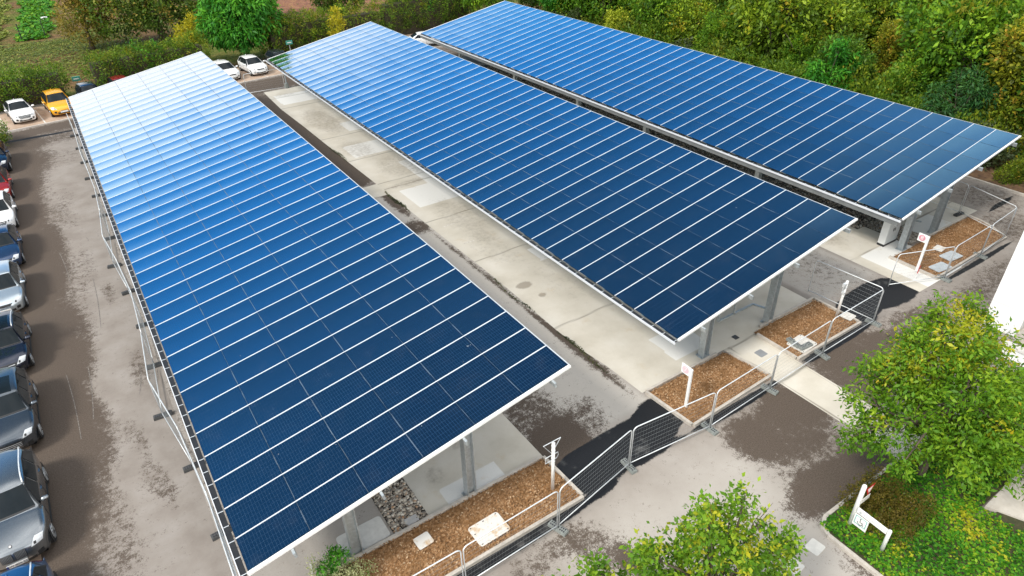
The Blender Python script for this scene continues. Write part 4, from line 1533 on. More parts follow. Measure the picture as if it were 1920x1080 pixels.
def car(style, paint_mat, label, x, y, rz=0.0, plate=None, rails=False, sunroof=False, two_tone=None, grille='low', group='parked cars', glass=GLASS, scale=1.0):
    st = STYLES[style]
    S = CarShape(st)
    t = thing('parked_car', label, 'car', (x, y, 0.012), rz, group)
    t.scale = (scale, scale, scale)
    # body
    qs = np.linspace(-1, 1, 15)
    V, ring = [], None
    for k in range(S.n):
        yk, zk = S.P[k]
        row = []
        tops = [S.top(k, q) for q in qs]
        ze = tops[0][2]
        ye = tops[0][1]
        we = abs(tops[0][0])
        levels = [0.0, .1, .25, .45, .65, .85, 1.0]
        zb = max(0.21, 0.21)
        side = []
        zsill = min(0.22, ze - 0.005)
        for lv in levels[1:]:
            if ze > st['belt'] + .03:
                zz = ze + (st['belt'] - ze) * min(1, lv / .45) if lv <= .45 else st['belt'] + (zsill - st['belt']) * (lv - .45) / .55
            else:
                zz = ze + (zsill - ze) * lv
            w = S.side(yk, zz)
            nose = max(0.0, (abs(yk) / S.hl - 0.72) / 0.28)
            yy = yk - math.copysign(1, yk) * 0.24 * nose
            if zz > st['belt'] - .001 and ze > st['belt'] + .03:
                f = (zz - st['belt']) / max(1e-6, ze - st['belt'])
                yy = yk + (ye - yk) * f
                wtop = we
                wbelt = S.side(yk, st['belt'])
                w = wbelt + (wtop - wbelt) * f
            side.append((w, yy, zz))
        row = [(-w, yy, zz) for (w, yy, zz) in reversed(side)] + [tuple(p) for p in tops] + side
        V += row
        nr = len(row)
    F = []
    for k in range(S.n - 1):
        for j in range(nr - 1):
            a = k * nr + j
            F.append((a, a + 1, a + nr + 1, a + nr))
    F.append(tuple(range(nr - 1, -1, -1)))
    F.append(tuple((S.n - 1) * nr + j for j in range(nr)))
    for k in range(S.n - 1):
        F.append((k * nr, k * nr + nr, k * nr + nr + nr - 1, k * nr + nr - 1))
    bmb = MB()
    bmb.add(V, F)
    body = bmb.build('body', paint_mat, t, smooth=True)
    # glass
    i0, i1 = S.idx(st['ws'][0]), S.idx(st['ws'][1])
    mb = MB()
    S.patch(mb, i0, i1, -.88, .88, 6, 10, .007, -.90, .90)
    w_ = mb.build('windscreen', glass, t, smooth=True)
    mb = MB()
    S.patch(mb, i0 - .5, i0 + .15, -.86, .86, 2, 8, .012)
    mb.build('wiper_cowl', BLACKP, w_, smooth=True)
    mb = MB()
    S.patch(mb, S.idx(st['rw'][0]), S.idx(st['rw'][1]), -.84, .84, 5, 8, .007, -.86, .86)
    mb.build('rear_window', glass, t, smooth=True)
    if sunroof:
        mb = MB()
        S.patch(mb, S.idx(st['ws'][1] + .12), S.idx(st['ws'][1] + 1.15), -.72, .72, 6, 6, .006)
        mb.build('sunroof', glass, t, smooth=True)
    b = st['belt']

    def side_poly(mb, poly, off, only=None):
        for sg in ((-1, 1) if only is None else (only,)):
            vs = []
            for (yy, zz) in poly:
                vs.append((sg * (S.side(yy, b) - (zz - b) * (st['taper'] + .115) + off), yy, zz))
            mb.add(vs, [tuple(range(len(vs))) if sg > 0 else tuple(reversed(range(len(vs))))])

    def clip(poly, lo, hi):
        yv = [p[0] for p in poly]
        top = sorted(poly[1:-1])
        xs = sorted(set([lo, hi] + [p[0] for p in poly if lo < p[0] < hi]))
        tp = [(yy, np.interp(yy, [poly[0][0]] + [p[0] for p in poly[1:-1]] + [poly[-1][0]], [poly[0][1]] + [p[1] for p in poly[1:-1]] + [poly[-1][1]])) for yy in xs]
        bt = [(yy, np.interp(yy, [poly[0][0], poly[-1][0]], [poly[0][1], poly[-1][1]])) for yy in (hi, lo)]
        pts_ = tp + bt
        res = []
        for q in pts_:
            if not res or (abs(q[0] - res[-1][0]) + abs(q[1] - res[-1][1])) > 1e-3:
                res.append(q)
        if (abs(res[0][0] - res[-1][0]) + abs(res[0][1] - res[-1][1])) < 1e-3:
            res.pop()
        return res
    pa, pb = st['pil']
    w0, w1 = st['win'][0][0], st['win'][-1][0]
    for lo, hi in ((w0, pa - .035), (pa + .035, pb - .03), (pb + .03, w1)):
        for sg_ in (-1, 1):
            mb = MB()
            side_poly(mb, clip(st['win'], lo, hi), .013, sg_)
            mb.build('side_window', glass, t)
    mb = MB()
    grow = [(w0 - .10, st['win'][0][1] - .03)] + [(p[0] * 1.0, p[1] + .035) for p in st['win'][1:-1]] + [(w1 + .08, st['win'][-1][1] - .03)]
    side_poly(mb, clip(grow, w0 - .10, w1 + .08), .008)
    mb.build('window_surround', BLACKP, t)
    # grille, lamps, bumper openings
    zs = b
    iz = S.idx_z_front
    mb = MB()
    if grille == 'kidney':
        for sg in (-1, 1):
            S.patch(mb, iz(.60), iz(.83), min(sg * .04, sg * .40), max(sg * .04, sg * .40), 3, 5, .012)
    elif grille == 'wide':
        S.patch(mb, iz(.50), iz(.72), -.50, .50, 3, 6, .012, -.62, .62)
    elif grille == 'none':
        S.patch(mb, iz(.50), iz(.52), -.45, .45, 2, 6, .012)
    else:
        S.patch(mb, iz(.60), iz(.69), -.42, .42, 2, 6, .012, -.55, .55)
    gr_ = mb.build('grille', BLACKP, t, smooth=True)
    if grille in ('kidney', 'wide'):
        mb = MB()
        n = 8 if grille == 'kidney' else 3
        if grille == 'kidney':
            for sg in (-1, 1):
                for k in range(n):
                    q = sg * (.07 + .30 * k / (n - 1))
                    S.patch(mb, iz(.61), iz(.82), q - .002, q + .002, 3, 1, .014)
        else:
            for k in range(n):
                z = .54 + .06 * k
                S.patch(mb, iz(z), iz(z + .014), -.5, .5, 1, 6, .022)
        mb.build('grille_bars', TUBE, gr_, smooth=True)
    mb = MB()
    S.patch(mb, iz(.30), iz(.42), -.62, .62, 2, 8, .012)
    for sg in (-1, 1):
        S.patch(mb, iz(.36), iz(.50), min(sg * .70, sg * .90), max(sg * .70, sg * .90), 2, 3, .012)
    mb.build('bumper_opening', BLACKP, t, smooth=True)
    for sg in (-1, 1):
        mb = MB()
        za, zb_ = zs - .29, zs - .14
        a0, a1 = (.58, .97) if sg > 0 else (-.97, -.58)
        c0, c1 = (.72, .99) if sg > 0 else (-.99, -.72)
        S.patch(mb, iz(za), iz(zb_ + .02), a0, a1, 4, 5, .010, c0, c1)
        hl_ = mb.build('headlight', LAMPG, t, smooth=True)
        mb = MB()
        m0, m1 = (.68, .76) if sg > 0 else (-.76, -.68)
        S.patch(mb, iz(za + .03), iz(za + .10), m0, m1, 2, 2, .016)
        mb.build('lens', BLACKP, hl_)
        mb = MB()
        S.patch(mb, S.idx_z_rear(zs - .02), S.idx_z_rear(zs - .22), a0, a1, 3, 4, .010)
        mb.build('taillight', LAMPR, t, smooth=True)
    # plate
    i_p = iz(.44 if grille != 'kidney' else .46)
    p = S.top(i_p, 0)
    mb = MB()
    mb.box(-.26, p[1] - .035, p[2] - .055, .26, p[1] - .015, p[2] + .055)
    pl_ = mb.build('licence_plate', WHITE, t)
    if plate:
        text_mesh('lettering', plate, 0.105, DARKT, pl_, (0.02, p[1] - .037, p[2]), (R(90), 0, 0))
        mb = MB()
        mb.box(-.259, p[1] - .038, p[2] - .054, -.215, p[1] - .0355, p[2] + .054)
        mb.build('blue_band', plain('plate_blue', (0.01, 0.05, 0.35), 0.4), pl_)
    # mirrors
    for sg in (-1, 1):
        mb = MB()
        my = w0 + .14
        mx = S.side(my, b) + .02
        mb.tube([(sg * (mx - .03), my, b + .04), (sg * (mx + .06), my - .01, b + .09), (sg * (mx + .19), my + .0, b + .09), (sg * (mx + .21), my + .0, b + .09)], [.03, .075, .065, .02], 8)
        mb.build('wing_mirror', paint_mat if not two_tone else two_tone, t, smooth=True)
        mb = MB()
        for yy in (pa - .12, pb - .14):
            xx = S.side(yy, b - .10)
            mb.box(sg * xx - .018, yy - .09, b - .115, sg * xx + .018, yy + .07, b - .085)
        mb.build('door_handles', paint_mat, t)
        # shut lines
        mb = MB()
        for yy in (w0 + .02, pa, pb + .02):
            pts_ = [(sg * (S.side(yy, z) + .003), yy, z) for z in (b - .02, b - .2, b - .4, .34)]
            mb.tube(pts_, .006, 4)
        mb.tube([(sg * (S.side(yy, .27) + .004), yy, .27) for yy in (-.9, 0, .9)], .03, 6)
        mb.build('door_seams', BLACKP, t)
        # wheels
        for wy in (-st['wb'] / 2 - .02, st['wb'] / 2 - .02):
            r = st['wr']
            xo = S.side(wy, .33)
            ab = MB()
            n = 18
            R2 = r + .07
            vs = []
            for k in range(n + 1):
                a = math.pi * (-0.13 + 1.26 * k / n)
                vs.append((sg * (xo + .004), wy + R2 * math.cos(a), max(.20, r + R2 * math.sin(a))))
            ab.add(vs, [tuple(range(len(vs))) if sg < 0 else tuple(reversed(range(len(vs))))])
            ab.build('wheel_arch', BLACKP, t)
            we_ = MB()
            prof = [(-.20, r * .60), (-.20, r * .93), (-.17, r), (-.03, r), (0.0, r * .94), (0.004, r * .70), (-.01, r * .66)]
            n = 24
            o = len(we_.v)
            for (dx, rr) in prof:
                for k in range(n):
                    a = 2 * math.pi * k / n
                    we_.v.append((sg * (xo + .012 + dx), wy + rr * math.cos(a), r - .012 + rr * math.sin(a)))
            for j in range(len(prof) - 1):
                for k in range(n):
                    k2 = (k + 1) % n
                    f = (o + j * n + k, o + j * n + k2, o + (j + 1) * n + k2, o + (j + 1) * n + k)
                    we_.f.append(f if sg > 0 else tuple(reversed(f)))
            wheel = we_.build('wheel', RUBBER, t, smooth=True)
            rmb = MB()
            xx = sg * (xo + .012)
            rmb.tube([(xx, wy + r * .66 * math.cos(2 * math.pi * k / 20), r - .012 + r * .66 * math.sin(2 * math.pi * k / 20)) for k in range(20)], .014, 5, closed=True)
            for k in range(5):
                a = 2 * math.pi * k / 5 + .3
                for da in (-.13, .13):
                    rmb.bar((xx, wy + r * .12 * math.cos(a), r - .012 + r * .12 * math.sin(a)), (xx, wy + r * .64 * math.cos(a + da), r - .012 + r * .64 * math.sin(a + da)), .022, .022, up=(1, 0, 0))
            rmb.tube([(xx - sg * .02, wy, r - .012), (xx + sg * .012, wy, r - .012)], r * .16, 10)
            rmb.build('rim', RIM, wheel)
            hub = MB()
            hub.tube([(xx - sg * .05, wy, r - .012), (xx - sg * .045, wy, r - .012)], r * .62, 16)
            hub.build('brake_disc', BLACKP, wheel)
    if rails:
        for sg in (-1, 1):
            mb = MB()
            pts_ = []
            for yy in np.linspace(st['ws'][1] + .1, st['rw'][0] - .12, 9):
                p = S.top(S.idx(yy), sg * .93)
                pts_.append((p[0], p[1], p[2] + .035))
            mb.tube(pts_, .02, 6)
            mb.build('roof_rail', TUBE, t, smooth=True)
    # antenna fin
    p = S.top(S.idx(st['rw'][0] - .28), 0)
    mb = MB()
    mb.add([(-.02, p[1] - .10, p[2] - .004), (.02, p[1] - .10, p[2] - .004), (.015, p[1] + .07, p[2] - .004), (-.015, p[1] + .07, p[2] - .004), (0, p[1] + .06, p[2] + .07)], [(0, 1, 4), (1, 2, 4), (2, 3, 4), (3, 0, 4)])
    mb.build('antenna_fin', paint_mat, t)
    # round badge on the nose
    p = S.top(iz(zs - .11), 0)
    return t, S


P_GREY = paint('paint_grey', (0.25, 0.275, 0.30), 0.85, 0.22)
P_DGREY = paint('paint_slate', (0.10, 0.12, 0.145), 0.8, 0.22)
P_BLACK = paint('paint_midnight', (0.018, 0.025, 0.05), 0.6, 0.2)
P_SILV = paint('paint_silver_blue', (0.58, 0.66, 0.72), 0.75, 0.28)
P_NAVY = paint('paint_navy', (0.03, 0.065, 0.15), 0.6, 0.22)
P_WHITE = paint('paint_white', (0.80, 0.81, 0.82), 0.0, 0.3)
P_RED = paint('paint_red', (0.36, 0.022, 0.018), 0.35, 0.25)
P_DBLUE = paint('paint_dark_blue', (0.012, 0.025, 0.06), 0.6, 0.25)
P_BLUE = paint('paint_blue', (0.02, 0.10, 0.24), 0.6, 0.22)
P_ORANGE = paint('paint_orange', (0.85, 0.40, 0.012), 0.1, 0.3)
P_MAROON = paint('paint_maroon', (0.25, 0.012, 0.02), 0.3, 0.25)

RX = -5.72
G1, G2 = 'cars parked along the left road', 'cars parked in the far bays'
suv, suvS = car('suv', P_GREY, 'grey metallic crossover with kidney grille and plate, nearest whole car on the left road', RX - .02, 20.62, 0.015, plate='EW-804-ZD', rails=True, grille='kidney', group=G1, scale=1.04)
# round badge on its bonnet
p_ = suvS.top(suvS.idx_z_front(.93), 0)
mb = MB()
mb.tube([(0, p_[1] - .004, p_[2] + .004), (0, p_[1] - .012, p_[2] + .018)], [.045, .043], 16)
bd = mb.build('round_badge', DARKT, suv)
mb = MB()
mb.tube([(0, p_[1] - .013, p_[2] + .019), (0, p_[1] - .0145, p_[2] + .0215)], [.028, .028], 12)
mb.build('badge_centre', WHITE, bd)
car('hatch', P_BLUE, 'blue car cut off by the bottom edge of the photo', RX + .05, 15.80, 0.0, rails=True, group=G1)
car('suv', P_DGREY, 'slate dark car with a glass roof behind the grey crossover', RX - .02, 25.95, 0.01, sunroof=True, grille='wide', group=G1)
car('hatch', P_BLACK, 'midnight blue-black car behind the slate car with the glass roof', RX + .0, 31.0, -0.01, sunroof=True, rails=True, grille='wide', group=G1)
car('hatch', P_SILV, 'pale silver-blue small car on the left road', RX + .02, 36.35, 0.0, group=G1)
car('sedan', P_NAVY, 'navy saloon between the silver-blue small car and the white car', RX + .06, 41.35, 0.012, grille='wide', group=G1)
car('hatch', P_WHITE, 'white car with black lower grille on the left road', RX - .02, 46.4, 0.0, grille='wide', group=G1)
car('hatch', P_RED, 'red car behind the white car on the left road', RX - .1, 51.25, 0.0, group=G1)
car('suv', P_DBLUE, 'dark blue car behind the red car, farthest on the left road', RX - .1, 56.7, 0.0, group=G1)


def far_car(style, pm_, label, s, t_, rz=0.0, **kw):
    x, y, _ = far_pt(s, t_, 0)
    return car(style, pm_, label, x, y, math.atan(FSL) + rz, group=G2, **kw)


far_car('sedan', P_WHITE, 'white saloon in the far bay beside the orange car', -3.72 + 0.2, 3.0, 0.02, grille='wide', scale=0.98)
far_car('hatch', P_ORANGE, 'orange-yellow car in the far bays at the left canopy corner', -0.95 + 0.25, 2.85, 0.0, grille='none', scale=1.08)
far_car('hatch', P_DBLUE, 'dark blue car half hidden behind the far edge of the left canopy', 2.0, 3.8)
far_car('hatch', P_MAROON, 'maroon car mostly hidden behind the far edge of the left canopy', 4.7, 4.1)
far_car('hatch', P_WHITE, 'white car half hidden by the far right corner of the left canopy', 13.6, 2.75, 0.0)
far_car('hatch', P_WHITE, 'small white hatchback in the far bay between the left and middle canopies', 16.35, 2.75, 0.0)
far_car('hatch', P_DGREY, 'dark grey car beside the white hatchback at the middle canopy corner', 19.3, 3.0, 0.0)
far_car('sedan', P_WHITE, 'white car seen side-on between the middle and right canopies', 34.9, -0.5, R(66), scale=1.0)

# ================================================================== VEGETATION


def foliage_mat(name, stops, accent=None, acc_amt=0.25, acc_scale=0.7, transl=0.35):
    m = Mat(name)
    t = m.attr('tint')
    n = m.noise(acc_scale, 4, 0.6, m.pos())
    c = m.ramp(m.math('ADD', m.math('MULTIPLY', t, 0.75), m.math('MULTIPLY', n, 0.28)), [(s, c_) for s, c_ in stops])
    if accent:
        n2 = m.noise(acc_scale * 1.7, 3, 0.6, m.coord('Object'))
        f = m.rng(m.math('ADD', n2, m.math('MULTIPLY', m.math('SUBTRACT', t, 0.5), 0.35)), 0.62 - acc_amt * .5, 0.75 - acc_amt * .4)
        c = m.mix(f, c, accent)
    m.set('Base Color', c)
    m.set('Roughness', 0.5)
    m.set('Specular IOR Level', 0.25)
    tr = m.node('ShaderNodeBsdfTranslucent')
    m.l.new(m.mix(0.35, c, (0.20, 0.30, 0.02)), tr.inputs['Color'])
    mx = m.node('ShaderNodeMixShader')
    mx.inputs[0].default_value = transl
    m.l.new(m.b.outputs[0], mx.inputs[1])
    m.l.new(tr.outputs[0], mx.inputs[2])
    m.l.new(mx.outputs[0], m.out.inputs['Surface'])
    return m.m


G_RIGHT = foliage_mat('leaf_birch_green', [(0.15, (0.022, 0.080, 0.006)), (0.5, (0.105, 0.250, 0.012)), (0.85, (0.29, 0.42, 0.020))], None)
G_GOLD = foliage_mat('leaf_golden', [(0.15, (0.12, 0.17, 0.008)), (0.5, (0.30, 0.35, 0.014)), (0.85, (0.62, 0.55, 0.03))], (0.58, 0.36, 0.02), 0.06)
G_LOW = foliage_mat('leaf_yellow_green', [(0.15, (0.024, 0.075, 0.007)), (0.5, (0.120, 0.270, 0.016)), (0.85, (0.36, 0.50, 0.03))], (0.50, 0.48, 0.03), 0.12)
G_IVY = foliage_mat('leaf_ivy', [(0.15, (0.010, 0.06, 0.005)), (0.5, (0.060, 0.24, 0.010)), (0.85, (0.30, 0.46, 0.02))], (0.42, 0.42, 0.02), 0.1)
G_BOX = foliage_mat('leaf_bronze_hedge', [(0.15, (0.035, 0.030, 0.006)), (0.5, (0.105, 0.080, 0.012)), (0.85, (0.19, 0.14, 0.02))], (0.06, 0.10, 0.01), 0.1)
G_VAR = foliage_mat('leaf_variegated', [(0.15, (0.10, 0.16, 0.04)), (0.45, (0.38, 0.42, 0.18)), (0.8, (0.68, 0.68, 0.42))], (0.08, 0.18, 0.03), 0.12)
G_BRIGHT = foliage_mat('leaf_bright_green', [(0.15, (0.006, 0.050, 0.008)), (0.5, (0.038, 0.22, 0.018)), (0.85, (0.18, 0.52, 0.035))], None)
G_HEDGE = foliage_mat('leaf_hedge', [(0.2, (0.011, 0.036, 0.005)), (0.5, (0.068, 0.160, 0.012)), (0.8, (0.25, 0.36, 0.024))], (0.20, 0.20, 0.02), 0.12, 0.35)
G_HEDGE2 = foliage_mat('leaf_hedge_warm', [(0.2, (0.017, 0.040, 0.006)), (0.5, (0.105, 0.180, 0.014)), (0.8, (0.36, 0.42, 0.028))], (0.34, 0.24, 0.02), 0.1, 0.3)
G_OAK = foliage_mat('leaf_oak', [(0.2, (0.010, 0.026, 0.005)), (0.5, (0.055, 0.115, 0.012)), (0.8, (0.20, 0.28, 0.026))], (0.36, 0.22, 0.05), 0.10, 0.25)
G_OCHRE = foliage_mat('leaf_ochre', [(0.15, (0.05, 0.05, 0.010)), (0.5, (0.22, 0.17, 0.028)), (0.85, (0.50, 0.33, 0.07))], (0.09, 0.14, 0.012), 0.12, 0.3)
G_YEL = foliage_mat('leaf_yellow', [(0.15, (0.16, 0.18, 0.010)), (0.5, (0.42, 0.38, 0.015)), (0.85, (0.68, 0.55, 0.03))], None)
G_LIME = foliage_mat('leaf_lime', [(0.15, (0.14, 0.22, 0.012)), (0.5, (0.38, 0.45, 0.03)), (0.85, (0.62, 0.62, 0.06))], None)
G_WOOD = [foliage_mat('leaf_wood_green', [(0.2, (0.009, 0.036, 0.004)), (0.5, (0.085, 0.215, 0.013)), (0.8, (0.32, 0.52, 0.026))], (0.26, 0.25, 0.018), 0.08, 0.3),
          foliage_mat('leaf_wood_olive', [(0.2, (0.014, 0.036, 0.004)), (0.5, (0.120, 0.215, 0.014)), (0.8, (0.42, 0.54, 0.028))], (0.42, 0.30, 0.02), 0.06, 0.3),
          foliage_mat('leaf_wood_gold', [(0.2, (0.025, 0.040, 0.005)), (0.5, (0.20, 0.235, 0.016)), (0.8, (0.60, 0.54, 0.035))], (0.52, 0.28, 0.04), 0.10, 0.3),
          foliage_mat('leaf_wood_dark', [(0.2, (0.006, 0.025, 0.004)), (0.5, (0.045, 0.130, 0.012)), (0.8, (0.19, 0.34, 0.020))], (0.16, 0.18, 0.015), 0.06, 0.3)]
TWIG = plain('twigs', (0.045, 0.038, 0.022), 0.95, var=0.4)


def leaves(name, centers, n, L, ratio, mat, parent=None, droop=0.0, spread=0.3, per=14, up=0.5, lo=0.55, flat=0.0, loc=None, fold=True, zmin=0.05):
    """centers: lobes (x, y, z, rx, ry, rz); leaves come in twig clusters spread through each lobe's outer shell"""
    C = np.array([c[:6] for c in centers], float)
    wgt = np.array([(c[6] if len(c) > 6 else 1.0) * (c[3] * c[4] * c[5]) ** (2 / 3) for c in centers])
    nc = max(1, n // per)
    k = rng.choice(len(C), nc, p=wgt / wgt.sum())
    d = rng.normal(size=(nc, 3))
    d /= np.linalg.norm(d, axis=1)[:, None]
    r = lo + (1.04 - lo) * rng.random(nc) ** 0.6
    cpos = C[k, :3] + d * r[:, None] * C[k, 3:]
    ctint = np.clip(rng.beta(2.2, 2.2, nc) * 0.8 + 0.15 * d[:, 2] + 0.1, 0, 1)
    K = np.repeat(np.arange(nc), per)
    m = len(K)
    off = rng.normal(size=(m, 3)) * spread * 0.55
    base = cpos[K] + off
    dirv = d[K] * 0.7 + rng.normal(size=(m, 3)) * 0.65 + np.array([0, 0, -droop])
    dirv /= np.linalg.norm(dirv, axis=1)[:, None]
    nrm = rng.normal(size=(m, 3)) * 0.6 + d[K] * 0.4 + np.array([0, 0, up])
    side = np.cross(dirv, nrm)
    side /= np.linalg.norm(side, axis=1)[:, None] + 1e-9
    nn = np.cross(side, dirv)
    ll = L * (0.55 + 0.9 * rng.random(m) ** 1.5)[:, None]
    w = ll * ratio * 0.5
    v0 = base
    v1 = base + dirv * ll * 0.45 + side * w + nn * ll * 0.07
    v2 = base + dirv * ll - nn * ll * 0.06
    v3 = base + dirv * ll * 0.45 - side * w + nn * ll * 0.07
    V = np.stack([v0, v1, v2, v3], 1)
    V[..., 2] = np.maximum(V[..., 2], zmin)
    F = np.arange(4 * m).reshape(m, 4)
    me = np_mesh(name, V.reshape(-1, 3), F)
    at = me.attributes.new('tint', 'FLOAT', 'FACE')
    at.data.foreach_set('value', np.clip(ctint[K] * 0.7 + rng.random(m) * 0.3, 0, 1).astype(np.float32))
    me.materials.append(mat)
    return link(name, me, parent, loc)


def trunk_mesh(h, r, lobes, parent, lean=(0, 0), nb=None, mat=BARK):
    mb = MB()
    pts_ = [(0, 0, -0.05), (lean[0] * .2 + .02, lean[1] * .2, h * .3), (lean[0] * .5, lean[1] * .5 + .03, h * .65), (lean[0], lean[1], h)]
    mb.tube(pts_, [r * 1.3, r, r * .8, r * .6], 9)
    for c in lobes[:nb]:
        a = Vector(pts_[2]) if random.random() < .5 else Vector(pts_[3])
        b = Vector(c[:3])
        q = a.lerp(b, .5) + Vector((random.uniform(-.2, .2), random.uniform(-.2, .2), random.uniform(0, .25)))
        mb.tube([a, q, b], [r * .5, r * .32, r * .12], 6)
        for k in range(3):
            e = b + Vector((random.gauss(0, c[3] * .5), random.gauss(0, c[4] * .5), random.gauss(.1, c[5] * .5)))
            mb.tube([q.lerp(b, .5), q.lerp(e, .7) + Vector((0, 0, .1)), e], [r * .18, r * .1, r * .04], 5)
    return mb.build('trunk', mat, parent, smooth=True)


def tree(name, label, cat, loc, lobes, n, L, ratio, mat, h, r, group=None, extra=None, **kw):
    t = thing(name, label, cat, loc, 0, group)
    leaves('crown', lobes, n, L, ratio, mat, t, **kw)
    if extra:
        for e in extra:
            leaves('crown', e[0], e[1], L, ratio, e[2], t, **kw)
    trunk_mesh(h, r, lobes, t)
    return t


# ---- near trees
lb = [(0, 0, 3.3, 1.7, 1.7, 1.9), (-1.5, .6, 3.0, 1.25, 1.2, 1.1), (-.7, -.9, 2.7, 1.1, 1.1, .9), (.9, -1.2, 2.9, 1.4, 1.3, 1.3), (1.4, .5, 3.4, 1.3, 1.3, 1.4), (.1, 1.2, 3.9, 1.4, 1.3, 1.4),
      (-2.2, 1.1, 2.7, .8, .7, .5), (-3.0, 1.3, 2.7, .4, .3, .22, 2), (-2.0, 1.9, 3.4, .4, .35, .3, 2), (-1.2, 2.2, 4.0, .4, .35, .35, 2), (-2.3, -.1, 2.4, .45, .4, .3, 2), (.6, 1.6, 5.9, .3, .3, .4, 2), (1.7, 1.0, 5.7, .3, .3, .45, 2), (-.5, 1.6, 5.3, .3, .3, .4, 2), (2.6, .4, 4.6, .5, .4, .4, 2), (2.7, -.4, 3.4, .5, .5, .4, 2), (-.8, 1.5, 3.3, 1.0, .9, .9), (.4, -1.6, 2.1, 1.2, 1.0, .9), (1.9, -.6, 2.4, 1.1, 1.1, 1.0), (.2, -.1, 2.0, 1.2, 1.1, .8), (-.2, -.3, 4.6, 1.2, 1.2, .8)]
gold = [(.5, .9, 5.2, 1.2, 1.1, .9), (-.3, 1.2, 4.7, 1.1, 1.0, .8), (1.3, .3, 5.0, 1.1, 1.0, .8), (.2, .4, 5.5, .7, .7, .6), (1.0, 1.2, 5.6, .5, .5, .5), (-.9, 1.5, 4.2, .6, .6, .6), (1.9, .6, 5.3, .5, .5, .45)]
tree('broadleaf_tree', 'large green tree with golden top leaves beside the office corner', 'tree', (19.6, 5.2, -.2), lb, 21000, 0.165, 0.42, G_RIGHT, 3.4, 0.12, extra=[(gold, 2000, G_GOLD), (gold, 3000, G_LOW), (lb[5:9] + lb[3:5], 350, G_GOLD)], spread=0.27, droop=0.2, lo=0.30, per=26)
lb = [(0, 0, 3.4, 1.9, 1.7, 1.2), (-1.6, .8, 2.9, 1.3, 1.2, .9), (1.2, -.5, 2.8, 1.1, 1.1, .9), (.1, .3, 4.6, .8, .8, .7), (.5, .2, 5.2, .45, .45, .45), (-.2, .2, 5.3, .3, .3, .45), (-.35, .3, 6.0, .16, .16, .45, 2), (.75, .1, 5.8, .2, .2, .4, 2), (1.35, -.2, 4.9, .22, .22, .4, 2), (-1.5, .9, 4.6, .25, .25, .45, 2), (-2.3, 1.7, 3.7, .25, .25, .4, 2), (1.9, -.6, 4.0, .25, .25, .45, 2), (-3.0, 1.6, 3.4, .25, .2, .4, 2), (.9, -.4, 4.4, .7, .7, .55), (-.9, .7, 4.1, .8, .8, .6),
      (-2.5, 1.5, 2.7, .8, .7, .7), (1.9, -.8, 2.6, .7, .7, .6), (-.6, -.6, 2.6, 2.0, 1.6, 1.0), (-3.2, 2.0, 2.9, .45, .4, .5)]
tree('broadleaf_tree', 'yellow-green tree cut off by the bottom edge of the photo', 'tree', (9.2, 5.5, -.60), lb, 15500, 0.135, 0.58, G_LOW, 3.0, 0.10, extra=[([lb[4], lb[5]], 120, G_GOLD)], spread=0.22, lo=0.30, per=18)
# variegated shrub at the bottom edge with a stake
vs_ = [(0, 0, .55, .62, .5, .42), (-.5, .1, .5, .45, .4, .4), (.45, -.25, .45, .5, .4, .35), (-.1, .25, .85, .3, .28, .3), (-.55, .45, .75, .22, .2, .35), (.1, -.5, .5, .6, .4, .4)]
t = thing('variegated_shrub', 'cream and green variegated shrub at the bottom edge beside the left post', 'shrub', (2.05, 12.6, 0))
leaves('foliage', vs_, 3600, 0.062, 0.5, G_VAR, t, spread=0.13, per=10, lo=.3)
leaves('foliage', [(.05, .15, 1.0, .3, .26, .3), (-.35, 0, .75, .3, .25, .28)], 800, 0.10, 0.5, G_BRIGHT, t, spread=0.14, per=9, lo=.2)
trunk_mesh(.4, .03, vs_, t, mat=TWIG)
t = thing('plant_stake', 'short white wooden stake leaning in the variegated shrub', 'stake', (1.38, 13.05, 0))
mb = MB()
mb.add([(-.025, -.012, 0), (.025, -.012, 0), (.025, .012, 0), (-.025, .012, 0), (.03, .03, .8), (.07, .03, .8), (.07, .05, .8), (.03, .05, .8), (.05, .045, .9)],
       [(0, 1, 5, 4), (1, 2, 6, 5), (2, 3, 7, 6), (3, 0, 4, 7), (4, 5, 8), (5, 6, 8), (6, 7, 8), (7, 4, 8)])
mb.build('stake', WHITE, t)
# bronze clipped hedge below the right tree, dark shrub behind it, ivy carpet
t = thing('clipped_hedge', 'bronze-green clipped low hedge under the large tree beside the direction sign', 'hedge', (17.05, 5.0, .1))
bx = [(dx, dy, .5, .5, .5, .55) for dx in (-.6, 0, .6) for dy in (-.6, 0, .6)]
leaves('foliage', bx, 11000, 0.065, 0.55, G_BOX, t, spread=0.12, lo=.45)
mb = MB()
for (sx_, sy_) in ((-.5, -.5), (.5, -.5), (0, 0), (-.5, .5), (.5, .5)):
    mb.tube([(sx_, sy_, 0), (sx_ * .9, sy_ * .9, .3), (sx_ * 1.1, sy_, .6)], [.03, .025, .012], 6)
mb.build('stems', TWIG, t)
t = thing('dark_shrub', 'dark leafy shrub right of the large tree by the low white wall', 'shrub', (22.6, 4.0, .05))
dk = [(0, 0, 1.1, 1.2, 1.0, 1.0), (1.0, .7, .9, 1.0, .9, .8), (-.3, -1.0, .9, 1.1, .9, .8), (1.3, -.6, 1.2, 1.0, 1.0, .9)]
leaves('foliage', dk, 7000, 0.09, 0.55, G_WOOD[3], t, spread=0.2, lo=.5)
trunk_mesh(.7, .05, dk, t, mat=TWIG)


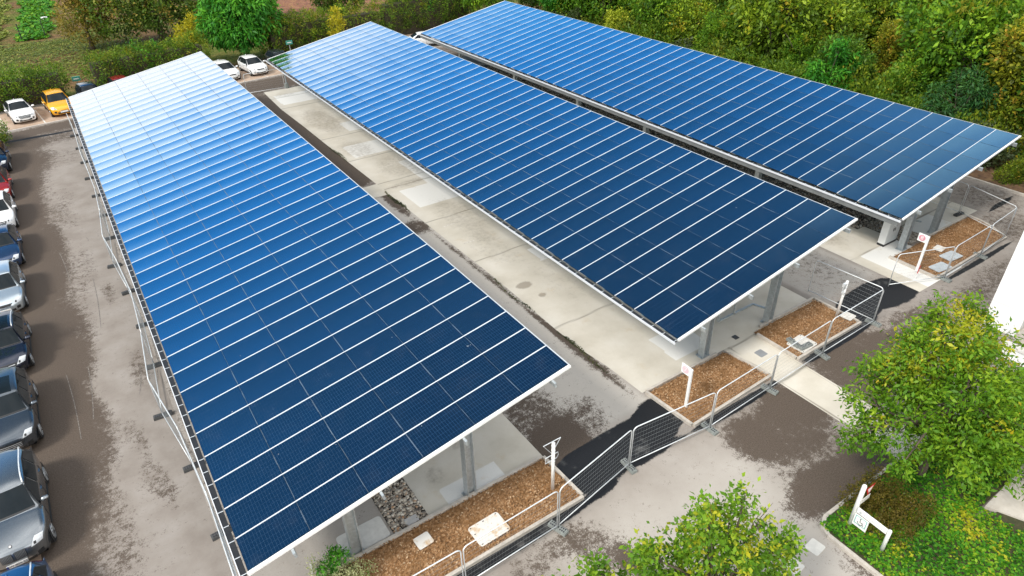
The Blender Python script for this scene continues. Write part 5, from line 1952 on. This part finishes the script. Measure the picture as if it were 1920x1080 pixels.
def carpet(name, poly_test, box, n, L, mat, label, z0=0.12, hgt=0.14):
    x0, y0, x1, y1 = box
    px = rng.uniform(x0, x1, n)
    py = rng.uniform(y0, y1, n)
    keep = poly_test(px, py)
    px, py = px[keep], py[keep]
    n = len(px)
    a = rng.uniform(0, 6.28, n)
    tilt = rng.uniform(-.5, .5, (n, 2))
    l = L * rng.uniform(.6, 1.3, n)
    dx, dy = np.cos(a), np.sin(a)
    hz_ = z0 + hgt * (0.5 + 0.5 * np.sin(px * 2.3 + 1.3 * np.sin(py * 1.7)) * np.cos(py * 2.1)) * rng.uniform(.2, 1, n)
    b = np.stack([px, py, hz_], 1)
    d = np.stack([dx, dy, tilt[:, 0]], 1)
    s = np.stack([-dy, dx, tilt[:, 1]], 1)
    V = np.stack([b, b + d * l[:, None] * .5 + s * l[:, None] * .36, b + d * l[:, None], b + d * l[:, None] * .5 - s * l[:, None] * .36], 1)
    me = np_mesh(name, V.reshape(-1, 3), np.arange(4 * n).reshape(n, 4))
    at = me.attributes.new('tint', 'FLOAT', 'FACE')
    at.data.foreach_set('value', np.clip(rng.beta(2, 2, n) * .8 + .2 * np.sin(px * 1.4) * np.cos(py * 1.9) + .1, 0, 1).astype(np.float32))
    me.materials.append(mat)
    return tag(link(name, me), label, name.replace('_', ' '), kind='stuff')


carpet('ivy_ground_cover', lambda x, y: (x > 15.12) & (y < 5.85) & (x < 27) & ~((x > 19.8) & (y > 2.2 + (x - 20) * .0) & (y < 3.45 + (x - 20) * .05)), (15.1, -3.5, 27, 5.85), 52000, 0.10, G_IVY, 'bright green ivy carpet covering the verge around the direction sign')

G_GRASS = foliage_mat('grass_blade', [(0.15, (.02, .09, .008)), (.5, (.06, .24, .014)), (.85, (.20, .36, .03))], transl=.25)
G_GRASS2 = foliage_mat('grass_blade_pale', [(0.15, (.06, .10, .012)), (.5, (.17, .22, .03)), (.85, (.34, .30, .09))], transl=.25)
G_GRASS3 = foliage_mat('grass_blade_dull', [(0.15, (.04, .07, .012)), (.5, (.12, .165, .025)), (.85, (.27, .27, .06))], transl=.2)
carpet('lawn_grass', lambda x, y: (x > -2.9 + (y - 102) * .045 + .4 * np.sin(y * .9)) & (x < .3 + (y - 102) * .08 + .5 * np.sin(y * .7 + 1)), (-4, 101.5, 6, 150), 20000, .45, G_GRASS, 'bright green grass strip of the field beside the ochre tree', z0=-.04, hgt=.5)
carpet('lawn_grass', lambda x, y: (x < -4.6 + (y - 100) * .04 + .5 * np.sin(y * .6)), (-9, 100, 1, 150), 17000, .42, G_GRASS2, 'pale green grass strip of the field at the top left corner', z0=-.04, hgt=.4)
carpet('rough_grass', lambda x, y: (y > 78) & (y < 100), (-12, 77, 9, 100), 16000, .22, G_GRASS3, 'patchy rough grass behind the left hedge', z0=-.04, hgt=.25)

G_WEED = foliage_mat('leaf_weed', [(0.15, (.012, .016, .008)), (.5, (.05, .06, .02)), (.85, (.13, .12, .05))], transl=.2)
carpet('joint_weeds', lambda x, y: np.abs(x - 14.55 - .06 * np.sin(y * 1.9)) < .13 * (np.clip(1.3 - np.abs(y - 34.9) / 1.5, 0, 1) + np.clip(1.2 - np.abs(y - 44.4) / 1.6, 0, 1) + np.clip(1.2 - np.abs(y - 16.9) / 1.5, 0, .6) + np.clip(1 - np.abs(y - 22.3) / 2, 0, .3)), (14.1, 14.4, 15.0, 46.5), 15000, .07, G_WEED, 'dark weeds growing along the joint between asphalt and concrete', z0=.01, hgt=.08)

# ---- left side shrubs
t = thing('hedge_shrub', 'pale variegated bush at the left edge beside the far dark blue car', 'shrub', (-5.6, 61.6, 0))
hs = [(0, 0, 1.0, 1.0, 1.0, .9), (-1.2, .8, 1.3, 1.2, 1.2, 1.1), (-.3, -1.2, .8, .9, .9, .7)]
leaves('foliage', hs, 3800, .16, .5, G_HEDGE, t, spread=.3, lo=.5)
leaves('foliage', [(.1, .2, 1.35, .75, .7, .6)], 1100, .15, .5, G_VAR, t, spread=.25, lo=.5)
trunk_mesh(.6, .06, hs, t, mat=TWIG)
t = thing('overhanging_tree', 'leafy branch reaching in from the left edge over the midnight blue car', 'tree', (-9.3, 31.4, 0))
ob = [(0, 0, 3.6, 1.6, 1.6, 1.3), (2.2, -.1, 2.75, .9, .6, .35), (3.2, -.3, 2.45, .6, .35, .22)]
leaves('crown', ob, 2600, .20, .28, G_BRIGHT, t, spread=.3, lo=.4, droop=.3)
trunk_mesh(2.4, .12, ob, t)

# ---- hedges behind the far bays


def hedge(label, s0, s1, t0, dpt, h, mat, n, L=.17, group='hedges behind the far bays', extra=None, step=1.5):
    x, y, _ = far_pt((s0 + s1) / 2, t0 + dpt / 2, 0)
    t = thing('hedge', label, 'hedge', (x, y, 0), math.atan(FSL), group)
    lob = []
    k = int((s1 - s0) / step) + 1
    for i in range(k):
        sx = -(s1 - s0) / 2 + (i + .5) * (s1 - s0) / k
        lob.append((sx + random.uniform(-.3, .3), random.uniform(-.2, .2), h * .52 * random.uniform(.9, 1.08), step * .75, dpt * .52, h * .5 * random.uniform(.92, 1.1)))
    leaves('foliage', lob, n, L, .5, mat, t, spread=.3, lo=.62, up=.4)
    if extra:
        for (a, b, m2, n2) in extra:
            sub = [l for l in lob if a <= l[0] <= b] or lob
            leaves('foliage', sub, n2, L, .5, m2, t, spread=.3, lo=.8, up=.4)
    mb = MB()
    mb.box(-(s1 - s0) / 2 + .5, -dpt * .22, 0, (s1 - s0) / 2 - .5, dpt * .22, h * .72)
    mb.build('inner_twigs', TWIG, t)
    return t


hedge('dark clipped hedge behind the white saloon, left of the grassy gap', -9.5, 1.0, 5.6, 2.6, 3.0, G_HEDGE, 17000, extra=[(-6, 0, G_HEDGE2, 2500)])
hedge('green hedge behind the left canopy end, right of the grassy gap', 2.7, 13.5, 5.4, 2.4, 3.5, G_HEDGE, 18000, extra=[(-6, 6, G_HEDGE2, 3000), (-2, 2, G_BRIGHT, 900)])
hedge('loose yellowing hedge behind the far end of the middle canopy', 19.5, 33.0, 5.2, 2.6, 4.0, G_HEDGE2, 20000, extra=[(-6.5, 0, G_HEDGE, 6000), (-2, 3, G_LOW, 1500)])
hedge('tall dark hedge behind the gap between the middle and right canopies', 33.2, 46.0, 4.8, 3.0, 4.8, G_HEDGE, 19000, extra=[(-6, -1, G_HEDGE2, 4000), (0, 6, G_WOOD[0], 3000)])
hs = [(0, 0, .7, .5, .4, .6)]
# ---- individual trees behind the hedges
ol = [(0, 0, 5.2, 4.6, 4.2, 3.4), (-4, -.8, 4.0, 3.4, 3.2, 2.8), (4.2, .4, 4.4, 3.6, 3.2, 3.0), (1, -2.5, 3.6, 3.6, 3, 2.6), (-1.5, 1, 8.0, 3.4, 3.2, 2.2), (3, .5, 7.8, 3.2, 3, 2.2)]
tree('oak_tree', 'broad dark green oak with rusty patches behind the hedge', 'tree', (11.2, 90.5, 0), ol, 22000, .30, .6, G_OAK, 4, .35, spread=.55, lo=.6)
tree('ochre_tree', 'ochre autumn tree at the left of the oak beside the lawn', 'tree', (3.9, 91.5, 0), [(0, 0, 3.2, 2.6, 2.4, 2.4), (1.6, .4, 4.6, 2.4, 2.2, 2.2), (.2, .5, 6.6, 2.2, 2, 1.8), (2.2, 1, 8, 2.2, 2, 1.8)], 9500, .28, .6, G_OCHRE, 3, .22, spread=.5, lo=.6)
tree('oak_tree', 'second olive oak with pale gaps right of the broad oak', 'tree', (20.5, 95, 0), [(0, 0, 4.6, 4.2, 3.6, 3), (-3, 0, 6.5, 3, 2.6, 2.4), (3, .5, 6.0, 3, 2.6, 2.4)], 12000, .30, .6, G_OAK, 4, .3, spread=.55, lo=.6)
al = [(0, 0, 4.6, 3.0, 2.8, 2.4), (-2.0, -.4, 3.6, 2.0, 2.0, 1.7), (2.1, -.5, 3.8, 2.1, 2.0, 1.8), (.2, .2, 6.8, 2.4, 2.2, 1.7), (-.4, -1.8, 3.0, 1.9, 1.5, 1.4), (1.2, -1.2, 5.4, 1.8, 1.7, 1.6), (-1.5, .6, 6.0, 1.6, 1.6, 1.3), (2.4, .3, 5.8, 1.5, 1.5, 1.2)]
tree('tree_of_heaven', 'bright green drooping tree behind the two white cars', 'tree', (16.9, 75.6, 0), al, 17000, .50, .30, G_BRIGHT, 4, .2, spread=.42, droop=.85, lo=.66, per=16)
tree('yellow_shrub', 'small yellow tree between the hedge and the bright green drooping tree', 'shrub', (12.3, 77.6, 0), [(0, 0, 2.7, 1.5, 1.4, 1.3), (.5, -.2, 3.9, .9, .9, .8), (-.7, .1, 2.2, 1, .9, .9)], 2600, .24, .55, G_YEL, 2, .08, spread=.3, lo=.4)
tree('yellow_shrub', 'thin yellow sapling in front of the loose hedge behind the middle canopy', 'shrub', (25.6, 71.6, 0), [(0, 0, 2.9, .75, .7, .9), (.2, 0, 4.0, .5, .5, .6), (-.2, 0, 1.9, .6, .6, .6)], 1300, .22, .55, G_YEL, 2, .06, spread=.25, lo=.4)
tree('yellow_shrub', 'lime yellow bush at the far high edge of the right canopy', 'shrub', (49.6, 54.6, 0), [(0, 0, 2.2, 1.3, 1.2, 1.3), (-.5, .2, 3.3, .8, .8, .7), (.5, 0, 3.2, .9, .8, .8)], 3000, .22, .5, G_LIME, 2, .08, spread=.26, lo=.4)
for (x, y, mt_, lab) in ((38.5, 78.0, G_BRIGHT, 'deep green drooping tree behind the far corner of the right canopy'), (45.5, 73.5, G_WOOD[0], 'mid green tree beyond the far tip of the right canopy'),
                         (52.0, 66.5, G_BRIGHT, 'green drooping tree left of the lime bush behind the right canopy'), (31.0, 84.0, G_OAK, 'dark tree beyond the loose yellowing hedge')):
    tree('broadleaf_tree', lab, 'tree', (x, y, 0), [(0, 0, 3.6, 2.8, 2.6, 2.2), (1.6, .3, 4.6, 2, 1.9, 1.7), (-1.7, -.3, 4.2, 2, 1.9, 1.7), (0, 0, 5.8, 1.8, 1.7, 1.3)], 9000, .34, .4, mt_, 3, .15, group='trees behind the far hedges', spread=.4, droop=.4, lo=.62)
tree('tree_of_heaven', 'bright green drooping young tree at the high edge of the right canopy', 'tree', (49.0, 29.2, 0), [(0, 0, 2.6, 1.0, 1.0, 1.1), (-1.0, .5, 3.3, .8, .7, .7), (.9, -.4, 3.9, .7, .7, .8), (.2, -1.2, 2.0, 1.0, .7, .7), (0, .3, 4.7, .55, .5, .7), (-.5, 1.2, 2.6, .8, .7, .6), (1.1, .6, 2.8, .6, .6, .5), (-.5, -.3, 5.2, .3, .3, .5)], 4600, .36, .30, G_BRIGHT, 2.6, .1, spread=.32, droop=.7, lo=.5)
tree('tree_of_heaven', 'blue-green feathery tree near the top right corner of the right canopy', 'tree', (48.9, 19.6, 0), [(0, 0, 2.2, 1.5, 1.5, 1.2), (-1.6, .9, 2.8, .9, .8, .7), (1.4, -.8, 3.5, .9, .9, .8), (.2, -.2, 4.0, .8, .8, .9), (1.2, 1.3, 4.3, .5, .5, .6), (-.6, 1.5, 3.6, .6, .6, .6), (.9, .2, 5.2, .4, .4, .5), (-1.0, -1.2, 1.8, 1.0, .9, .8)], 6000, .30, .28, foliage_mat('leaf_blue_green', [(0.15, (0.008, 0.04, 0.014)), (0.5, (0.028, 0.11, 0.028)), (0.85, (0.10, 0.24, 0.05))]), 2.6, .1, spread=.32, droop=.6, lo=.5)

# ---- the wood right of the right canopy: five kinds, each copied tree by tree
kinds = []
shapes = [[(0, 0, 4.2, 2.6, 2.6, 2.4), (1.4, .6, 5.4, 1.8, 1.7, 1.5), (-1.5, -.5, 5.0, 1.8, 1.8, 1.6), (.2, -.4, 6.6, 1.5, 1.5, 1.3), (.5, -1.5, 2.6, 1.9, 1.7, 1.5)],
          [(0, 0, 3.4, 2.2, 2.3, 2.2), (-1.2, .8, 4.4, 1.6, 1.5, 1.4), (1.4, -.6, 4.2, 1.6, 1.6, 1.4), (.1, .1, 5.6, 1.4, 1.3, 1.2), (-.6, -1.4, 2.1, 1.7, 1.5, 1.3)],
          [(0, 0, 4.8, 2.0, 2.0, 2.8), (.8, .5, 6.6, 1.4, 1.4, 1.5), (-.9, -.3, 5.8, 1.5, 1.4, 1.5), (.1, -.9, 2.8, 1.8, 1.6, 1.6)],
          [(0, 0, 3.8, 2.8, 2.6, 2.3), (1.8, -.4, 4.2, 1.9, 1.8, 1.7), (-1.8, .5, 4.6, 1.8, 1.7, 1.6), (0, 1, 5.4, 1.7, 1.6, 1.3), (-.4, -1.6, 2.5, 2.0, 1.6, 1.4)]]
wl_ = ['green leafy tree among the wood right of the right canopy', 'olive green tree among the wood right of the right canopy', 'golden orange tree among the wood right of the right canopy', 'dark green tree among the wood right of the right canopy']
for i in range(4):
    t = thing('woodland_tree', wl_[i], 'tree', (0, 0, 0), 0, 'trees of the wood beside the right canopy')
    leaves('crown', shapes[i], 9500, .30, .5, G_WOOD[i], t, spread=.46, lo=.6, per=20)
    trunk_mesh(4, .16, shapes[i], t)
    kinds.append(t)
nused = [0, 0, 0, 0]


def wood(i, x, y, s, label=None, group=True):
    t = kinds[i] if nused[i] == 0 else copy_tree(kinds[i])
    nused[i] += 1
    t.location = (x, y, 0)
    t.rotation_euler = (0, 0, random.uniform(0, 6.28))
    t.scale = (s * random.uniform(.92, 1.1), s * random.uniform(.92, 1.1), s * random.uniform(.9, 1.12))
    t['label'] = label or wl_[i]
    return t


random.seed(21)
row = 0
x = 52.5
while x < 112:
    stp = 4.3 + (x - 52) * 0.030
    ya, yb = (x - 50) * .30 + 12.0, (x - 50) * .35 + 74
    y = ya + (row % 2) * stp * .5
    while y < yb:
        gx, gy = x + random.uniform(-1, 1), y + random.uniform(-1, 1)
        clearing = (gx - 86) ** 2 / 90 + (gy - 35) ** 2 / 14 < 1
        if not clearing:
            warm = math.exp(-((gx - 66) ** 2 / 160 + (gy - 27) ** 2 / 40)) * .5
            u = random.random()
            i = 2 if u < .05 + warm else (1 if u < .42 + warm * .4 else (3 if u < .66 else 0))
            wood(i, gx, gy, random.choice((.62, .82, 1.0, 1.28)) * random.uniform(.92, 1.1) * (1 + (x - 52) * .004))
        y += stp
    x += stp * .92
    row += 1
# dry grass showing in the clearing
carpet('dry_grass', lambda x, y: (x - 86) ** 2 / 80 + (y - 35) ** 2 / 12 < 1, (76, 30, 96, 40), 5000, .5, foliage_mat('dry_grass_blade', [(0.15, (.20, .13, .07)), (.5, (.38, .27, .15)), (.85, (.55, .42, .26))], transl=.2), 'pale dry grass in a small clearing of the wood near the top right corner', z0=.1, hgt=1.6)

# low bushes and saplings along the foot of the wood
bl = ['low dark bush at the foot of the wood', 'low olive bush at the foot of the wood', 'low grey-green bush at the foot of the wood']
G_GREYG = foliage_mat('leaf_grey_green', [(0.15, (.02, .035, .015)), (.5, (.07, .10, .04)), (.85, (.17, .20, .10))])
bush = []
for i, mt_ in enumerate((G_HEDGE, G_HEDGE2, G_GREYG)):
    t = thing('low_bush', bl[i], 'bush', (0, 0, 0), 0, 'low bushes along the foot of the wood')
    lob = [(0, 0, .8, 1.4, 1.3, .9), (1.1, .3, .7, 1.0, 1.0, .7), (-1.0, -.3, .9, 1.0, 1.0, .9), (.1, .4, 1.5, .8, .8, .7)]
    leaves('foliage', lob, 4500, .18, .45, mt_, t, spread=.3, lo=.5, up=.2, droop=-.3)
    trunk_mesh(.6, .05, lob, t, mat=TWIG)
    bush.append(t)
bu = [0, 0, 0]
y = 11.5
while y < 66:
    for dx in (0, 2.4):
        i = random.choice((0, 1, 1, 2, 0))
        t = bush[i] if bu[i] == 0 else copy_tree(bush[i])
        bu[i] += 1
        t.location = (47.4 + dx + random.uniform(-.5, .5), y + random.uniform(-.8, .8), 0)
        t.rotation_euler = (0, 0, random.uniform(0, 6.28))
        s = random.uniform(.8, 1.25) * (1.0 if dx == 0 else 1.25) * (1.0 if y > 15 else .7)
        t.scale = (s, s, s * random.uniform(.9, 1.3))
    y += 2.7
# lawn corner details: two stakes, a pale lid and two teal boxes in the hedge
for (x_, y_, lab) in ((-2.6, 101.5, 'thin dark post standing at the edge of the far lawn'), (-.1, 102.2, 'thin dark post beside the ochre tree at the far lawn')):
    t = thing('field_post', lab, 'post', (x_, y_, -.06))
    mb = MB()
    mb.tube([(0, 0, 0), (.05, 0, 1.9)], .06, 6)
    mb.build('post', BLACKP, t)
    mb = MB()
    mb.box(-.03, -.08, 1.9, .13, .08, 1.96)
    mb.build('cap', BLACKP, t)
t = thing('white_lid', 'small white lid lying in the grass beside the ochre tree', 'lid', (.5, 114.7, -.05))
mb = MB()
mb.tube([(0, 0, 0), (0, 0, .35)], [.42, .38], 14)
mb.build('rim', WHITE, t)
for (x_, y_, z_, lab) in ((20.75, 73.0, 1.6, 'small teal box sign against the hedge behind the middle canopy corner'), (1.0, 74.3, 1.0, 'small teal bin in the grassy gap between the hedges')):
    t = thing('teal_box', lab, 'box', (x_, y_, 0))
    mb = MB()
    mb.box(-.04, .05, 0, .04, .12, z_ + .2)
    mb.build('post', GALV, t)
    mb = MB()
    mb.box(-.34, -.05, z_ - .2, .34, .049, z_ + .2)
    b0 = mb.build('box', plain('teal_plastic', (.06, .30, .24), .4), t)
    mb = MB()
    mb.box(-.22, -.06, z_ - .04, .22, -.051, z_ + .04)
    mb.build('stripe', WHITE, b0)
t = thing('green_tarpaulin', 'dark teal tarpaulin screen at the top left corner of the field', 'screen', (-6.5, 122, 0))
mb = MB()
for k in range(8):
    mb.box(-3 + k * .55, .02 * (k % 2), 0, -3 + k * .55 + .549, .06 + .02 * (k % 2), 2.2)
mb.build('sheet', plain('tarp_teal', (.01, .06, .06), .6), t)
mb = MB()
for x_ in (-3.05, -.8, 1.45):
    mb.tube([(x_, .12, 0), (x_, .12, 2.3)], .05, 6)
mb.build('posts', BLACKP, t)
